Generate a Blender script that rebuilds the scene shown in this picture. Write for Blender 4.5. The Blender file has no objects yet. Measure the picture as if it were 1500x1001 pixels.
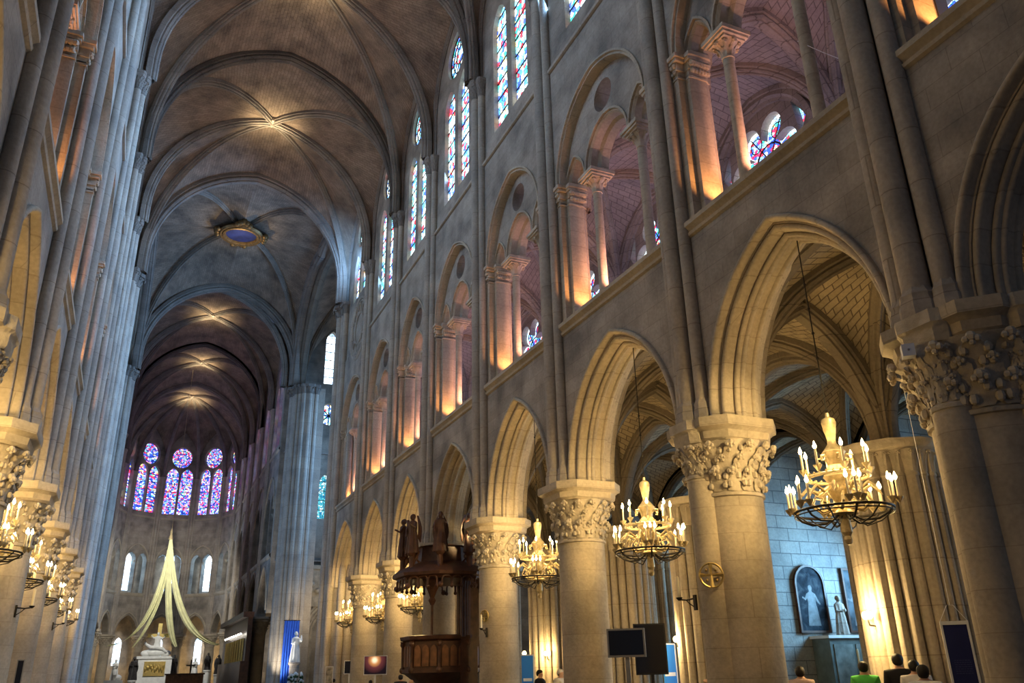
import bpy, math, random
from mathutils import Vector, Matrix, Euler
from mathutils.geometry import tessellate_polygon
random.seed(7)
SC = bpy.context.scene
COL = SC.collection
PI = math.pi

# ------------------------------------------------------------------ camera
cam_d = bpy.data.cameras.new('camera'); cam = bpy.data.objects.new('camera', cam_d); COL.objects.link(cam)
cam_d.sensor_width = 36.0; cam_d.lens = 1199.426/1500*36.0
YAW, PIT, ROL = 0.4247, 0.3842, -0.0227
_w = Vector((math.sin(YAW)*math.cos(PIT), math.cos(YAW)*math.cos(PIT), math.sin(PIT)))
_r0 = Vector((math.cos(YAW), -math.sin(YAW), 0)); _u0 = _r0.cross(_w)
_r = _r0*math.cos(ROL)+_u0*math.sin(ROL); _u = -_r0*math.sin(ROL)+_u0*math.cos(ROL)
CAMP = Vector((0, 0, 1.75))
cam.matrix_world = Matrix(((_r.x, _u.x, -_w.x, 0), (_r.y, _u.y, -_w.y, 0), (_r.z, _u.z, -_w.z, 1.75), (0, 0, 0, 1)))
cam_d.clip_end = 400
SC.camera = cam
# ------------------------------------------------------------------ world + exposure
W = bpy.data.worlds.new('sky'); SC.world = W; W.use_nodes = True
W.node_tree.nodes['Background'].inputs[0].default_value = (0.30, 0.40, 0.62, 1)
W.node_tree.nodes['Background'].inputs[1].default_value = 0.14
SC.view_settings.view_transform = 'Standard'; SC.view_settings.look = 'None'
SC.view_settings.exposure = 0.15; SC.view_settings.gamma = 1.0; SC.view_settings.use_curve_mapping = False
SC.cycles.max_bounces = 5; SC.cycles.diffuse_bounces = 3; SC.cycles.sample_clamp_indirect = 4.0
SC.cycles.use_light_tree = True

def ray(px, py): return _w + _r*((px-750)/1199.426) - _u*((py-500.5)/1199.426)
def atd(px, py, d): return CAMP + ray(px, py)*d            # point at a depth
def aty(px, py, y): v = ray(px, py); return CAMP + v*(y/v.y)
def atx(px, py, x): v = ray(px, py); return CAMP + v*(x/v.x)

# power of the light sources of the place
P_CHAND, P_UPLIGHT, P_BOSS, P_SCONCE, E_GLASS = 310.0, 150.0, 380.0, 140.0, 3.2
WARM = (1.0, 0.68, 0.27); ORANGE = (1.0, 0.42, 0.13); COOL = (0.25, 0.52, 1.0); GOLD = (1.0, 0.80, 0.48)

def lamp(name, loc, power, color, kind='POINT', size=0.25, direction=None, angle=60, parent=None, blend=0.6):
    d = bpy.data.lights.new(name, kind); o = bpy.data.objects.new(name, d); COL.objects.link(o)
    d.energy = power; d.color = color; o.location = loc
    if kind == 'AREA': d.size = size; d.shape = 'SQUARE'; d.spread = math.radians(110)
    else: d.shadow_soft_size = size
    if kind == 'SPOT': d.spot_size = math.radians(angle); d.spot_blend = blend
    if direction is not None: o.rotation_euler = Vector(direction).to_track_quat('-Z', 'Y').to_euler()
    if parent is not None: o.parent = parent
    return o

# ------------------------------------------------------------------ the plan
XR, XL = 10.22, -2.52                       # nave faces of the walls
YR = [1.6, 7.6, 13.43, 19.64, 25.36, 31.16, 36.55, 42.39, 48.73]
YL = [0.4, 6.5, 12.4, 18.29, 24.08, 30.1, 36.07, 42.15, 48.5]
YX = 66.3                                   # far side of the crossing
ZA, ZS, ZC, ZT, ZV, ZK = 6.41, 11.0, 15.55, 20.1, 24.2, 32.42
AISLE_X, OUTER_X, CHAPEL_X = 15.6, 20.9, 27.0

# daylight that comes in by the windows
def daylight():
    for (x, y, z, p, s, d) in DAY: lamp('daylight', (x, y, z), p, COOL, 'AREA', s, d)
DAY = [(9.7, 18, 23.6, 950, 3.2, (-1, .22, -.42)), (9.7, 28.5, 23.6, 850, 3.2, (-1, .22, -.42)), (9.7, 39.6, 23.6, 950, 3.2, (-1, .2, -.42)),
       (-2.0, 15.5, 23.6, 140, 3.2, (1, .15, -.42)), (-2.0, 27, 23.6, 140, 3.2, (1, .15, -.42)), (-2.0, 39, 23.6, 140, 3.2, (1, .15, -.42)),
       (9.75, 45.3, 26.2, 160, 1.2, (-.2, 1, .25)), (24.0, 57.5, 19, 4200, 8, (-1, -.14, -.10)), (-16, 57.5, 17, 1200, 7, (1, .1, -.1))]
daylight()

# ------------------------------------------------------------------ materials
def nodes_of(name):
    m = bpy.data.materials.new(name); m.use_nodes = True
    nt = m.node_tree; bs = nt.nodes['Principled BSDF']
    return m, nt, bs
def nn(nt, typ, **kw):
    n = nt.nodes.new(typ)
    for k, v in kw.items():
        if k in ('operation', 'blend_type', 'data_type', 'feature', 'voronoi_dimensions', 'distance', 'noise_dimensions', 'interpolation'): setattr(n, k, v)
        else: n.inputs[int(k[1:]) if k[0] == 'i' and k[1:].isdigit() else k].default_value = v
    return n
def ramp(nt, stops, interp='LINEAR'):
    r = nt.nodes.new('ShaderNodeValToRGB'); r.color_ramp.interpolation = interp
    el = r.color_ramp.elements
    while len(el) < len(stops): el.new(0.5)
    for e, (p, c) in zip(el, stops): e.position = p; e.color = (*c, 1)
    return r

def stone(name, c1, c2, joint, bw=0.85, bh=0.42, uv=False, rough=0.9, bump=0.5, stain=0.35, jsize=0.012):
    m, nt, bs = nodes_of(name); L = nt.links.new
    if uv:
        tc = nn(nt, 'ShaderNodeTexCoord'); vec = tc.outputs['UV']
        pos = nn(nt, 'ShaderNodeNewGeometry').outputs['Position']
    else:
        g = nn(nt, 'ShaderNodeNewGeometry'); pos = g.outputs['Position']
        sp = nn(nt, 'ShaderNodeSeparateXYZ'); L(pos, sp.inputs[0])
        ad = nn(nt, 'ShaderNodeMath', operation='ADD'); L(sp.outputs[0], ad.inputs[0]); L(sp.outputs[1], ad.inputs[1])
        cb = nn(nt, 'ShaderNodeCombineXYZ'); L(ad.outputs[0], cb.inputs[0]); L(sp.outputs[2], cb.inputs[1]); vec = cb.outputs[0]
    br = nn(nt, 'ShaderNodeTexBrick'); L(vec, br.inputs['Vector'])
    br.inputs['Color1'].default_value = (*c1, 1); br.inputs['Color2'].default_value = (*c2, 1); br.inputs['Mortar'].default_value = (*joint, 1)
    br.inputs['Scale'].default_value = 1.0; br.inputs['Mortar Size'].default_value = jsize; br.inputs['Mortar Smooth'].default_value = 0.4
    br.inputs['Brick Width'].default_value = bw; br.inputs['Row Height'].default_value = bh; br.inputs['Bias'].default_value = -0.2
    n1 = nn(nt, 'ShaderNodeTexNoise', Scale=0.9, Detail=6.0); L(pos, n1.inputs['Vector'])
    r1 = ramp(nt, [(0.30, (1-stain,)*3), (0.62, (1.08, 1.05, 1.0))]); L(n1.outputs[0], r1.inputs[0])
    mx = nn(nt, 'ShaderNodeMix', data_type='RGBA', blend_type='MULTIPLY'); mx.inputs[0].default_value = 1.0
    L(br.outputs['Color'], mx.inputs[6]); L(r1.outputs[0], mx.inputs[7])
    n2 = nn(nt, 'ShaderNodeTexNoise', Scale=14.0, Detail=4.0); L(pos, n2.inputs['Vector'])
    r2 = ramp(nt, [(0.3, (0.86,)*3), (0.7, (1.06,)*3)]); L(n2.outputs[0], r2.inputs[0])
    m2 = nn(nt, 'ShaderNodeMix', data_type='RGBA', blend_type='MULTIPLY'); m2.inputs[0].default_value = 1.0
    L(mx.outputs[2], m2.inputs[6]); L(r2.outputs[0], m2.inputs[7]); L(m2.outputs[2], bs.inputs['Base Color'])
    bs.inputs['Roughness'].default_value = rough; bs.inputs['Specular IOR Level'].default_value = 0.2
    sb = nn(nt, 'ShaderNodeMath', operation='MULTIPLY_ADD', i1=-0.6, i2=0.0); L(br.outputs['Fac'], sb.inputs[0])
    ad2 = nn(nt, 'ShaderNodeMath', operation='ADD'); L(sb.outputs[0], ad2.inputs[0]); L(n2.outputs[0], ad2.inputs[1])
    bp = nn(nt, 'ShaderNodeBump', Strength=bump, Distance=0.03); L(ad2.outputs[0], bp.inputs['Height']); L(bp.outputs[0], bs.inputs['Normal'])
    return m
def plain(name, c, rough=0.6, metal=0.0, vary=0.25, scale=6.0, bump=0.15, spec=0.3):
    m, nt, bs = nodes_of(name); L = nt.links.new
    tc = nn(nt, 'ShaderNodeTexCoord')
    n = nn(nt, 'ShaderNodeTexNoise', Scale=scale, Detail=5.0); L(tc.outputs['Object'], n.inputs['Vector'])
    r = ramp(nt, [(0.3, tuple(max(0, v*(1-vary)) for v in c)), (0.7, tuple(min(1, v*(1+vary*.5)) for v in c))]); L(n.outputs[0], r.inputs[0])
    L(r.outputs[0], bs.inputs['Base Color']); bs.inputs['Roughness'].default_value = rough; bs.inputs['Metallic'].default_value = metal
    bs.inputs['Specular IOR Level'].default_value = spec
    if bump:
        b = nn(nt, 'ShaderNodeBump', Strength=bump, Distance=0.02); L(n.outputs[0], b.inputs['Height']); L(b.outputs[0], bs.inputs['Normal'])
    return m
def glow(name, c, s):
    m = bpy.data.materials.new(name); m.use_nodes = True; nt = m.node_tree
    nt.nodes.remove(nt.nodes['Principled BSDF']); e = nt.nodes.new('ShaderNodeEmission')
    e.inputs[0].default_value = (*c, 1); e.inputs[1].default_value = s
    nt.links.new(e.outputs[0], nt.nodes['Material Output'].inputs[0]); return m
def stained(name, palette, scale, strength, lead=0.035, ky=1.0):
    m = bpy.data.materials.new(name); m.use_nodes = True; nt = m.node_tree; L = nt.links.new
    nt.nodes.remove(nt.nodes['Principled BSDF'])
    g = nn(nt, 'ShaderNodeNewGeometry'); sp = nn(nt, 'ShaderNodeSeparateXYZ'); L(g.outputs['Position'], sp.inputs[0])
    ad = nn(nt, 'ShaderNodeMath', operation='MULTIPLY_ADD'); L(sp.outputs[1], ad.inputs[0]); ad.inputs[1].default_value = ky; L(sp.outputs[0], ad.inputs[2])
    cb = nn(nt, 'ShaderNodeCombineXYZ'); L(ad.outputs[0], cb.inputs[0]); L(sp.outputs[2], cb.inputs[1])
    v = nn(nt, 'ShaderNodeTexVoronoi', voronoi_dimensions='2D', Scale=scale); L(cb.outputs[0], v.inputs['Vector'])
    ve = nn(nt, 'ShaderNodeTexVoronoi', voronoi_dimensions='2D', feature='DISTANCE_TO_EDGE', Scale=scale); L(cb.outputs[0], ve.inputs['Vector'])
    sc = nn(nt, 'ShaderNodeSeparateColor'); L(v.outputs['Color'], sc.inputs[0])
    r = ramp(nt, palette, 'CONSTANT'); L(sc.outputs[0], r.inputs[0])
    ld = ramp(nt, [(lead*.6, (0, 0, 0)), (lead*1.6, (1, 1, 1))]); L(ve.outputs['Distance'], ld.inputs[0])
    mx = nn(nt, 'ShaderNodeMix', data_type='RGBA', blend_type='MULTIPLY'); mx.inputs[0].default_value = 1.0
    L(r.outputs[0], mx.inputs[6]); L(ld.outputs[0], mx.inputs[7])
    e = nt.nodes.new('ShaderNodeEmission'); L(mx.outputs[2], e.inputs[0]); e.inputs[1].default_value = strength
    L(e.outputs[0], nt.nodes['Material Output'].inputs[0]); return m

M = {}
M['wall'] = stone('wall_stone', (.41, .355, .295), (.35, .30, .245), (.30, .255, .21), .95, .42, stain=.5, jsize=.008)
M['shaft'] = stone('shaft_stone', (.44, .38, .31), (.39, .335, .275), (.30, .25, .2), 9.0, .95, stain=.25, bump=.3)
M['column'] = stone('column_stone', (.52, .44, .33), (.46, .385, .285), (.40, .33, .245), 2.6, .52, stain=.3, bump=.25, jsize=.008)
M['carved'] = plain('carved_stone', (.54, .455, .34), .85, 0, .3, 3.0, .2)
def carve(m):
    nt = m.node_tree; L = nt.links.new; bs = nt.nodes['Principled BSDF']; g = nn(nt, 'ShaderNodeNewGeometry')
    v = nn(nt, 'ShaderNodeTexVoronoi', Scale=9.0, feature='SMOOTH_F1'); L(g.outputs['Position'], v.inputs['Vector'])
    w = nn(nt, 'ShaderNodeTexNoise', Scale=16.0, Detail=3.0); L(g.outputs['Position'], w.inputs['Vector'])
    a = nn(nt, 'ShaderNodeMath', operation='SUBTRACT'); L(w.outputs[0], a.inputs[0]); L(v.outputs['Distance'], a.inputs[1])
    b = nn(nt, 'ShaderNodeBump', Strength=.4, Distance=.04); L(a.outputs[0], b.inputs['Height']); L(b.outputs[0], bs.inputs['Normal'])
carve(M['carved'])
M['arch'] = stone('arch_stone', (.50, .425, .325), (.44, .37, .285), (.38, .32, .245), 3.0, .5, stain=.25, bump=.3)
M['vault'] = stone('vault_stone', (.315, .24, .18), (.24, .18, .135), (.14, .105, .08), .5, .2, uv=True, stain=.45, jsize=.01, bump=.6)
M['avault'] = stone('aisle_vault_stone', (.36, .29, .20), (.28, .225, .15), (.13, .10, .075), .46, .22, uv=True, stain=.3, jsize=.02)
M['rib'] = stone('rib_stone', (.27, .235, .20), (.23, .20, .17), (.16, .135, .115), 3.0, .9, stain=.3, bump=.3)
M['darkrib'] = stone('shaded_rib_stone', (.20, .165, .125), (.165, .135, .105), (.11, .09, .07), 3.0, .9, stain=.3, bump=.3)  # rib stone darkened to put the dim aisle shade into its colour
M['gvault'] = stone('gallery_vault_stone', (.40, .35, .33), (.34, .30, .28), (.20, .175, .165), .5, .26, uv=True, stain=.25, jsize=.018)
M['gwall'] = stone('gallery_stone', (.40, .35, .31), (.36, .315, .28), (.22, .19, .165), .8, .4)
M['floor'] = stone('floor_stone', (.30, .27, .23), (.24, .215, .18), (.10, .09, .08), .8, .8, rough=.5)
M['chapel'] = stone('chapel_stone', (.40, .41, .40), (.33, .345, .34), (.17, .18, .19), .98, .48, jsize=.02)
M['ring'] = plain('old_gilding', (.22, .13, .05), .5, .6, .5, 6, .3)
M['iron'] = plain('dark_iron', (.035, .03, .025), .5, .6, .3, 10, .1)
M['bronze'] = plain('gilt_bronze', (.58, .46, .25), .42, .35, .35, 14, .25)
M['brass'] = plain('brass', (.55, .40, .15), .35, .8, .2, 10, .1)
M['wax'] = plain('candle_wax', (.85, .74, .5), .5, 0, .05, 5, 0)
M['flame'] = glow('candle_flame', (1.0, .72, .34), 40.0)
M['wood'] = plain('dark_oak', (.085, .035, .02), .45, 0, .45, 5, .3, .4)
M['woodlit'] = plain('oak_panel', (.20, .085, .035), .42, 0, .45, 5, .3, .4)  # oak lightened: warm light on the pulpit panels put into the colour
M['marble'] = plain('white_marble', (.80, .80, .77), .45, 0, .12, 4, .1)
M['darkstat'] = plain('dark_bronze_statue', (.06, .055, .055), .5, .5, .3, 8, .2)
M['gold'] = plain('gold_leaf', (.95, .72, .26), .3, .9, .15, 8, .1)
M['drape'] = plain('ivory_cloth', (.72, .70, .42), .8, 0, .15, 2, .1)
M['blue'] = plain('blue_cloth', (.02, .09, .50), .75, 0, .15, 3, .1)
M['navy'] = plain('navy_banner_cloth', (.012, .018, .10), .7, 0, .1, 3, .05)
M['banner'] = plain('bright_blue_panel', (.03, .22, .75), .6, 0, .05, 3, 0)
M['white'] = plain('white_trim', (.75, .75, .78), .6, 0, .05, 3, 0)
M['black'] = plain('black_plastic', (.012, .012, .014), .35, 0, .1, 5, 0, .5)
M['grey'] = plain('grey_plastic', (.22, .22, .24), .4, 0, .1, 5, 0, .5)
M['screen'] = plain('dark_screen', (.012, .013, .02), .15, 0, .05, 2, 0, .5)
M['skin'] = plain('skin', (.55, .33, .23), .6, 0, .08, 6, 0)
M['hairb'] = plain('dark_hair', (.012, .009, .008), .6, 0, .3, 30, .2)
M['hairw'] = plain('white_hair', (.6, .57, .53), .6, 0, .1, 30, .2)
PAL_W = [(0, (.75, .95, 1.0)), (.16, (.10, .30, .9)), (.32, (.95, 1.0, 1.0)), (.45, (.85, .05, .08)), (.54, (.25, .75, .95)), (.68, (.9, .95, 1)), (.78, (.06, .12, .55)), (.87, (.05, .5, .42)), (.93, (.9, .8, .4))]
PAL_B = [(0, (.04, .10, .75)), (.2, (.25, .45, 1.0)), (.36, (.8, .04, .14)), (.47, (.45, .25, .95)), (.58, (.85, .9, 1)), (.70, (.02, .05, .4)), (.82, (.9, .25, .55)), (.90, (.1, .55, .5)), (.95, (.9, .8, .3))]
M['glass'] = stained('stained_glass', PAL_W, 5.5, E_GLASS, .05)
M['glassf'] = stained('fine_stained_glass', PAL_B[:3]+PAL_W[3:], 9.0, 2.6, .06)
M['glassb'] = stained('apse_glass', PAL_B, 6.5, 1.9, .06, -.45)
M['glassc'] = stained('pale_glass', [(0, (.75, .88, 1)), (.4, (.6, .8, 1)), (.7, (.9, .95, 1)), (.9, (.35, .6, .95))], 4.0, 3.2, .04)
M['glasst'] = stained('teal_glass', [(0, (.05, .35, .5)), (.4, (.1, .5, .6)), (.7, (.6, .9, 1)), (.9, (.02, .2, .4))], 7.0, 1.6, .06)

# ------------------------------------------------------------------ mesh helper
class MB:
    def __init__(s): s.v = []; s.f = []; s.uv = {}
    def add(s, vs, fs, uvs=None):
        o = len(s.v); s.v += [tuple(v) for v in vs]
        for i, f in enumerate(fs):
            s.f.append(tuple(o+k for k in f))
        if uvs is not None:
            for k, u in enumerate(uvs): s.uv[o+k] = u
        return s
    def box(s, x0, x1, y0, y1, z0, z1, mat=None):
        vs = [Vector((x, y, z)) for x in (x0, x1) for y in (y0, y1) for z in (z0, z1)]
        if mat is not None: vs = [mat @ v for v in vs]
        return s.add(vs, [(0, 1, 3, 2), (4, 6, 7, 5), (0, 4, 5, 1), (2, 3, 7, 6), (0, 2, 6, 4), (1, 5, 7, 3)])
    def grid(s, rows, close_u=False, close_v=False, uvs=None):
        nr, nc = len(rows), len(rows[0]); vs = [p for r in rows for p in r]; fs = []
        for i in range(nr if close_v else nr-1):
            for j in range(nc if close_u else nc-1):
                a, b = i*nc+j, i*nc+(j+1) % nc; i2 = (i+1) % nr
                fs.append((a, b, i2*nc+(j+1) % nc, i2*nc+j))
        return s.add(vs, fs, uvs)
    def lathe(s, prof, c=(0, 0, 0), n=20, cap=True, sx=1.0, sy=1.0, ph=0.0, fl=None):
        rows = []
        for r, z in prof:
            rows.append([(c[0]+sx*r*(1+(fl(a) if fl else 0))*math.cos(a), c[1]+sy*r*(1+(fl(a) if fl else 0))*math.sin(a), c[2]+z)
                         for a in [ph+2*PI*k/n for k in range(n)]])
        s.grid(rows, close_u=True)
        if cap:
            o = len(s.v)-len(prof)*n
            s.f.append(tuple(o+k for k in range(n))[::-1]); s.f.append(tuple(len(s.v)-n+k for k in range(n)))
        return s
    def tube(s, pts, r, n=8, cap=True):
        pts = [Vector(p) for p in pts]; rr = r if isinstance(r, (list, tuple)) else [r]*len(pts); rows = []; ref = None
        for i, p in enumerate(pts):
            t = (pts[min(i+1, len(pts)-1)]-pts[max(i-1, 0)]).normalized()
            if ref is None:
                ref = Vector((0, 0, 1)) if abs(t.z) < .9 else Vector((1, 0, 0))
            a = (ref - t*ref.dot(t)).normalized(); b = t.cross(a); ref = a
            rows.append([p+(a*math.cos(2*PI*k/n)+b*math.sin(2*PI*k/n))*rr[i] for k in range(n)])
        s.grid(rows, close_u=True)
        if cap:
            o = len(s.v)-len(rows)*n
            s.f.append(tuple(o+k for k in range(n))[::-1]); s.f.append(tuple(len(s.v)-n+k for k in range(n)))
        return s
    def ball(s, c, r, n=8, m=6, sc=(1, 1, 1)):
        prof = [(max(1e-4, math.sin(PI*i/m))*1.0, -math.cos(PI*i/m)) for i in range(m+1)]
        rows = [[(c[0]+sc[0]*r*q*math.cos(2*PI*k/n), c[1]+sc[1]*r*q*math.sin(2*PI*k/n), c[2]+sc[2]*r*z) for k in range(n)] for q, z in prof]
        return s.grid(rows, close_u=True)
    def prism(s, poly, z0, z1, fn=lambda x, y, z: (x, y, z)):
        n = len(poly); vs = [fn(x, y, z0) for x, y in poly]+[fn(x, y, z1) for x, y in poly]
        fs = [(k, (k+1) % n, n+(k+1) % n, n+k) for k in range(n)]+[tuple(range(n))[::-1], tuple(range(n, 2*n))]
        return s.add(vs, fs)
    def build(s, name, mat, parent=None, local=False, sharp=35, smooth=True):
        me = bpy.data.meshes.new(name)
        off = Vector((0, 0, 0))
        if parent is not None and not local:
            q = parent
            while q is not None: off += q.location; q = q.parent
        me.from_pydata([(v[0]-off.x, v[1]-off.y, v[2]-off.z) for v in s.v], [], s.f)
        if s.uv:
            ul = me.uv_layers.new(name='UVMap')
            for lp in me.loops: ul.data[lp.index].uv = s.uv.get(lp.vertex_index, (0, 0))
        me.update()
        import bmesh
        bm = bmesh.new(); bm.from_mesh(me); bmesh.ops.recalc_face_normals(bm, faces=bm.faces); bm.to_mesh(me); bm.free()
        if smooth:
            me.shade_smooth(); me.set_sharp_from_angle(angle=math.radians(sharp))
        me.materials.append(M[mat] if isinstance(mat, str) else mat)
        o = bpy.data.objects.new(name, me); COL.objects.link(o)
        if parent is not None: o.parent = parent
        return o

def tag(o, label=None, cat=None, group=None, kind=None):
    if label: o['label'] = label
    if cat: o['category'] = cat
    if group: o['group'] = group
    if kind: o['kind'] = kind
    return o
def thing(name, label, cat, loc=(0, 0, 0), rotz=0.0, group=None):
    o = bpy.data.objects.new(name, None); COL.objects.link(o); o.location = loc; o.rotation_euler = (0, 0, rotz)
    return tag(o, label, cat, group)
def struct(name, mb, mat, label=None, parent=None, **kw):
    o = mb.build(name, mat, parent, **kw)
    if parent is None: o['kind'] = 'structure'
    if label: o['label'] = label
    return o
def copy_tree(o, parent=None):
    c = o.copy(); COL.objects.link(c)
    if parent is not None: c.parent = parent
    for ch in list(o.children): copy_tree(ch, c)
    return c

class Frame:                                   # n = into the wall, t = along it, z = up
    def __init__(s, o, n, t): s.o = Vector(o); s.n = Vector(n); s.t = Vector(t)
    def __call__(s, n, t, z): return s.o+s.n*n+s.t*t+Vector((0, 0, z))
FR = Frame((XR, 0, 0), (1, 0, 0), (0, 1, 0)); FL = Frame((XL, 0, 0), (-1, 0, 0), (0, 1, 0))

def parch(a, h, d=0.0, n=10, stilt=0.0):       # pointed arch as (t, z) points
    R = (a*a+h*h)/(2*a); c = R-a; R2 = R+d; th = math.acos(max(-1, min(1, -c/R2)))
    left = [(c+R2*math.cos(PI+(th-PI)*k/n), R2*math.sin(PI+(th-PI)*k/n)) for k in range(n+1)]
    pts = left+[(-t, z) for t, z in left[-2::-1]]
    if stilt: pts = [(pts[0][0], -stilt)]+pts+[(pts[-1][0], -stilt)]
    return pts
def arch_sweep(mb, F, tc, z0, a, h, prof, n=10, stilt=0.0):
    rows = [[F(nd, tc+t, z0+z) for t, z in parch(a, h, d, n, stilt)] for d, nd in prof]
    return mb.grid(rows)
def slab(mb, F, outer, holes, n0, n1, back=True):
    loops = [outer]+holes
    tris = tessellate_polygon([[Vector((t, z, 0)) for t, z in L] for L in loops])
    flat = [p for L in loops for p in L]
    mb.add([F(n0, t, z) for t, z in flat], tris)
    if back: mb.add([F(n1, t, z) for t, z in flat], tris)
    for L in loops:
        k = len(L); mb.add([F(n0, t, z) for t, z in L]+[F(n1, t, z) for t, z in L], [(i, (i+1) % k, k+(i+1) % k, k+i) for i in range(k)])
    return mb
def roll(cd, cn, r, a0, a1, n=4): return [(cd+r*math.cos(math.radians(a0+(a1-a0)*k/n)), cn+r*math.sin(math.radians(a0+(a1-a0)*k/n))) for k in range(n+1)]
def ext(mb, F, prof, t0, t1):                   # a moulding along the wall, profile in (n, z)
    return mb.grid([[F(n, t0, z) for n, z in prof], [F(n, t1, z) for n, z in prof]])
def circle(tc, zc, r, n=20): return [(tc+r*math.cos(2*PI*k/n), zc+r*math.sin(2*PI*k/n)) for k in range(n)]

# arch mouldings, from the nave face to the aisle face (d outward from the opening, n into the wall)
ORD = [(.37, .06), (.37, -.01)]+roll(.315, .0, .055, 0, -180, 6)+[(.255, .02), (.245, .13), (.21, .13)]+roll(.155, .18, .055, 10, -190, 6)+[(.095, .22), (.09, .37)]+roll(.045, .41, .045, 10, -180, 6)+[(.0, .45)]+roll(.0, .52, .055, -90, -270, 6)+[(.0, .60), (0, .66)]
ORD = ORD+[(min(d*1.9, .32) if d > .05 else d, 1.32-n) for d, n in ORD[::-1]]
SUB = [(.16, .30), (.16, .27), (.10, .27), (.09, .34), (.05, .33), (.0, .40), (.0, .62), (-.05, .66), (-.09, .70), (-.10, .80), (-.10, .95)]

# ------------------------------------------------------------------ carved capitals
def leaf(mb, c, ang, r0, r1, z0, z1, w, knob):
    ca, sa = math.cos(ang), math.sin(ang); rows = []
    n = 6
    for i in range(n+1):
        u = i/n; r = r0+(r1-r0)*(u**2.2)+.02; z = z0+(z1-z0)*(u if u < .85 else .85+.6*(u-.85)); ww = w*(.7+.45*math.sin(PI*min(1, u*.95)))*(1-.3*u)*(1 if i % 2 else .82)
        rows.append([(c[0]+(r-.022*abs(k))*ca-sa*k*ww*.5, c[1]+(r-.022*abs(k))*sa+ca*k*ww*.5, c[2]+z) for k in (-1, -.45, 0, .45, 1)])
    mb.grid(rows)
    for da, dz, q in ((0, 0, 1), (.75, -.5, .7), (-.75, -.5, .7), (0, -1.2, .62)):
        rr = r1+knob*.35
        mb.ball((c[0]+rr*ca-sa*da*knob*1.3, c[1]+rr*sa+ca*da*knob*1.3, c[2]+z1+dz*knob), knob*q, 6, 4)
def capital_mesh(c, r, h, n=10, half=None):
    mb = MB()
    mb.lathe([(r*1.0, -.10), (r*1.07, -.085), (r*1.08, -.03), (r*1.0, .0), (r*1.03, h*.3), (r*1.11, h*.6), (r*1.25, h*.88), (r*1.33, h)], c, 24)
    n = int(n*1.25)
    for row, (zz0, zz1, rr1, off) in enumerate([(.0, .40, 1.22, 0), (.18, .66, 1.26, .5), (.45, .90, 1.47, 0)]):
        for k in range(n):
            leaf(mb, c, 2*PI*(k+off)/n, r*1.03+row*.02*r, r*rr1, h*zz0, h*zz1, 2*PI*r*(1+.08*row)/n*1.0, (.088 if row != 1 else .058)*r+.008)
    for row in range(5):
        u = .12+.17*row; m = int(n*1.6)
        rr = r*(1.05+.24*u*u+.05)
        for k in range(m):
            a = 2*PI*(k+.5*(row % 2))/m+.1*math.sin(k*3.1+row)
            mb.ball((c[0]+rr*math.cos(a), c[1]+rr*math.sin(a), c[2]+h*u+.02*math.sin(k*5.3)), r*.085, 6, 4, (1, 1, 1.25))
    return mb
def octa(hw, ch): return [(-hw, -hw+ch), (-hw+ch, -hw), (hw-ch, -hw), (hw, -hw+ch), (hw, hw-ch), (hw-ch, hw), (-hw+ch, hw), (-hw, hw-ch)]
def abacus_mesh(c, hw, ch, h):
    mb = MB(); rows = []
    for f, z in ((.80, 0), (.86, h*.12), (.88, h*.42), (.93, h*.52), (.99, h*.58), (1.0, h*.7), (1.0, h)):
        rows.append([(c[0]+x*f, c[1]+y*f, c[2]+z) for x, y in octa(hw, ch)])
    mb.grid(rows, close_u=True); n = len(mb.v); mb.f.append(tuple(range(n-8, n))); mb.f.append(tuple(range(8))[::-1])
    return mb
def col_shaft(c, r, z0, z1):
    return MB().lathe([(r*1.02, z0), (r, z0+.6), (r*.995, (z0+z1)/2), (r*.985, z1)], c, 28)
def col_base(c, r):
    mb = MB(); mb.prism([(c[0]+x, c[1]+y) for x, y in octa(r*1.5, r*.42)], 0, .34)
    mb.lathe([(r*1.42, .34), (r*1.44, .42), (r*1.34, .5), (r*1.14, .56), (r*1.16, .66), (r*1.03, .74)], (c[0], c[1], 0), 28); return mb
def stone_column(x, y, r, label, engaged=(), group='nave columns', hw=.97, ch=.40):
    t = thing('stone_column', label, 'column', (x, y, 0), 0, group); t['kind'] = 'thing'
    col_base((x, y), r).build('base', 'column', t)
    col_shaft((x, y, 0), r, .7, 4.97).build('shaft', 'column', t)
    capital_mesh((x, y, 4.97), r*.985, 1.0, 12).build('capital', 'carved', t)
    abacus_mesh((x, y, 5.95), hw, ch, .46).build('abacus', 'column', t, sharp=30)
    for (dx, dy, er, zc) in engaged:
        e = col_shaft((x+dx, y+dy, 0), er, 0, zc).build('engaged_shaft', 'column', t)
        capital_mesh((x+dx, y+dy, zc), er*.98, 5.95-zc, 9).build('engaged_capital', 'carved', e)
        abacus_mesh((x+dx, y+dy, 5.95), er*1.55, er*.55, .46).build('engaged_abacus', 'carved', e)
    return t
RX = XR+.56; LX = XL-.56
EN = [(-.62, 0, .30, 5.35)]; EL = [(.62, 0, .30, 5.35)]
E1 = [(-.70, 0, .29, 5.1), (.12, .60, .33, 5.1), (0, -.80, .33, 5.1)]
stone_column(RX+.12, YR[1]-.05, .78, 'huge clustered stone pier in shadow at the right edge of the view', E1, hw=1.05)
stone_column(RX+.06, YR[2], .68, 'big clustered pier with slim attached shaft, right of the second hanging chandelier', EN)
stone_column(RX, YR[3], .62, 'round golden column between the second and third right-hand chandeliers')
stone_column(RX, YR[4], .62, 'round column standing directly right of the dark wooden pulpit')
stone_column(RX, YR[5], .62, 'round column mostly hidden behind the carved wooden pulpit')
stone_column(RX, YR[6], .62, 'lit round column just left of the pulpit canopy')
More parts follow.
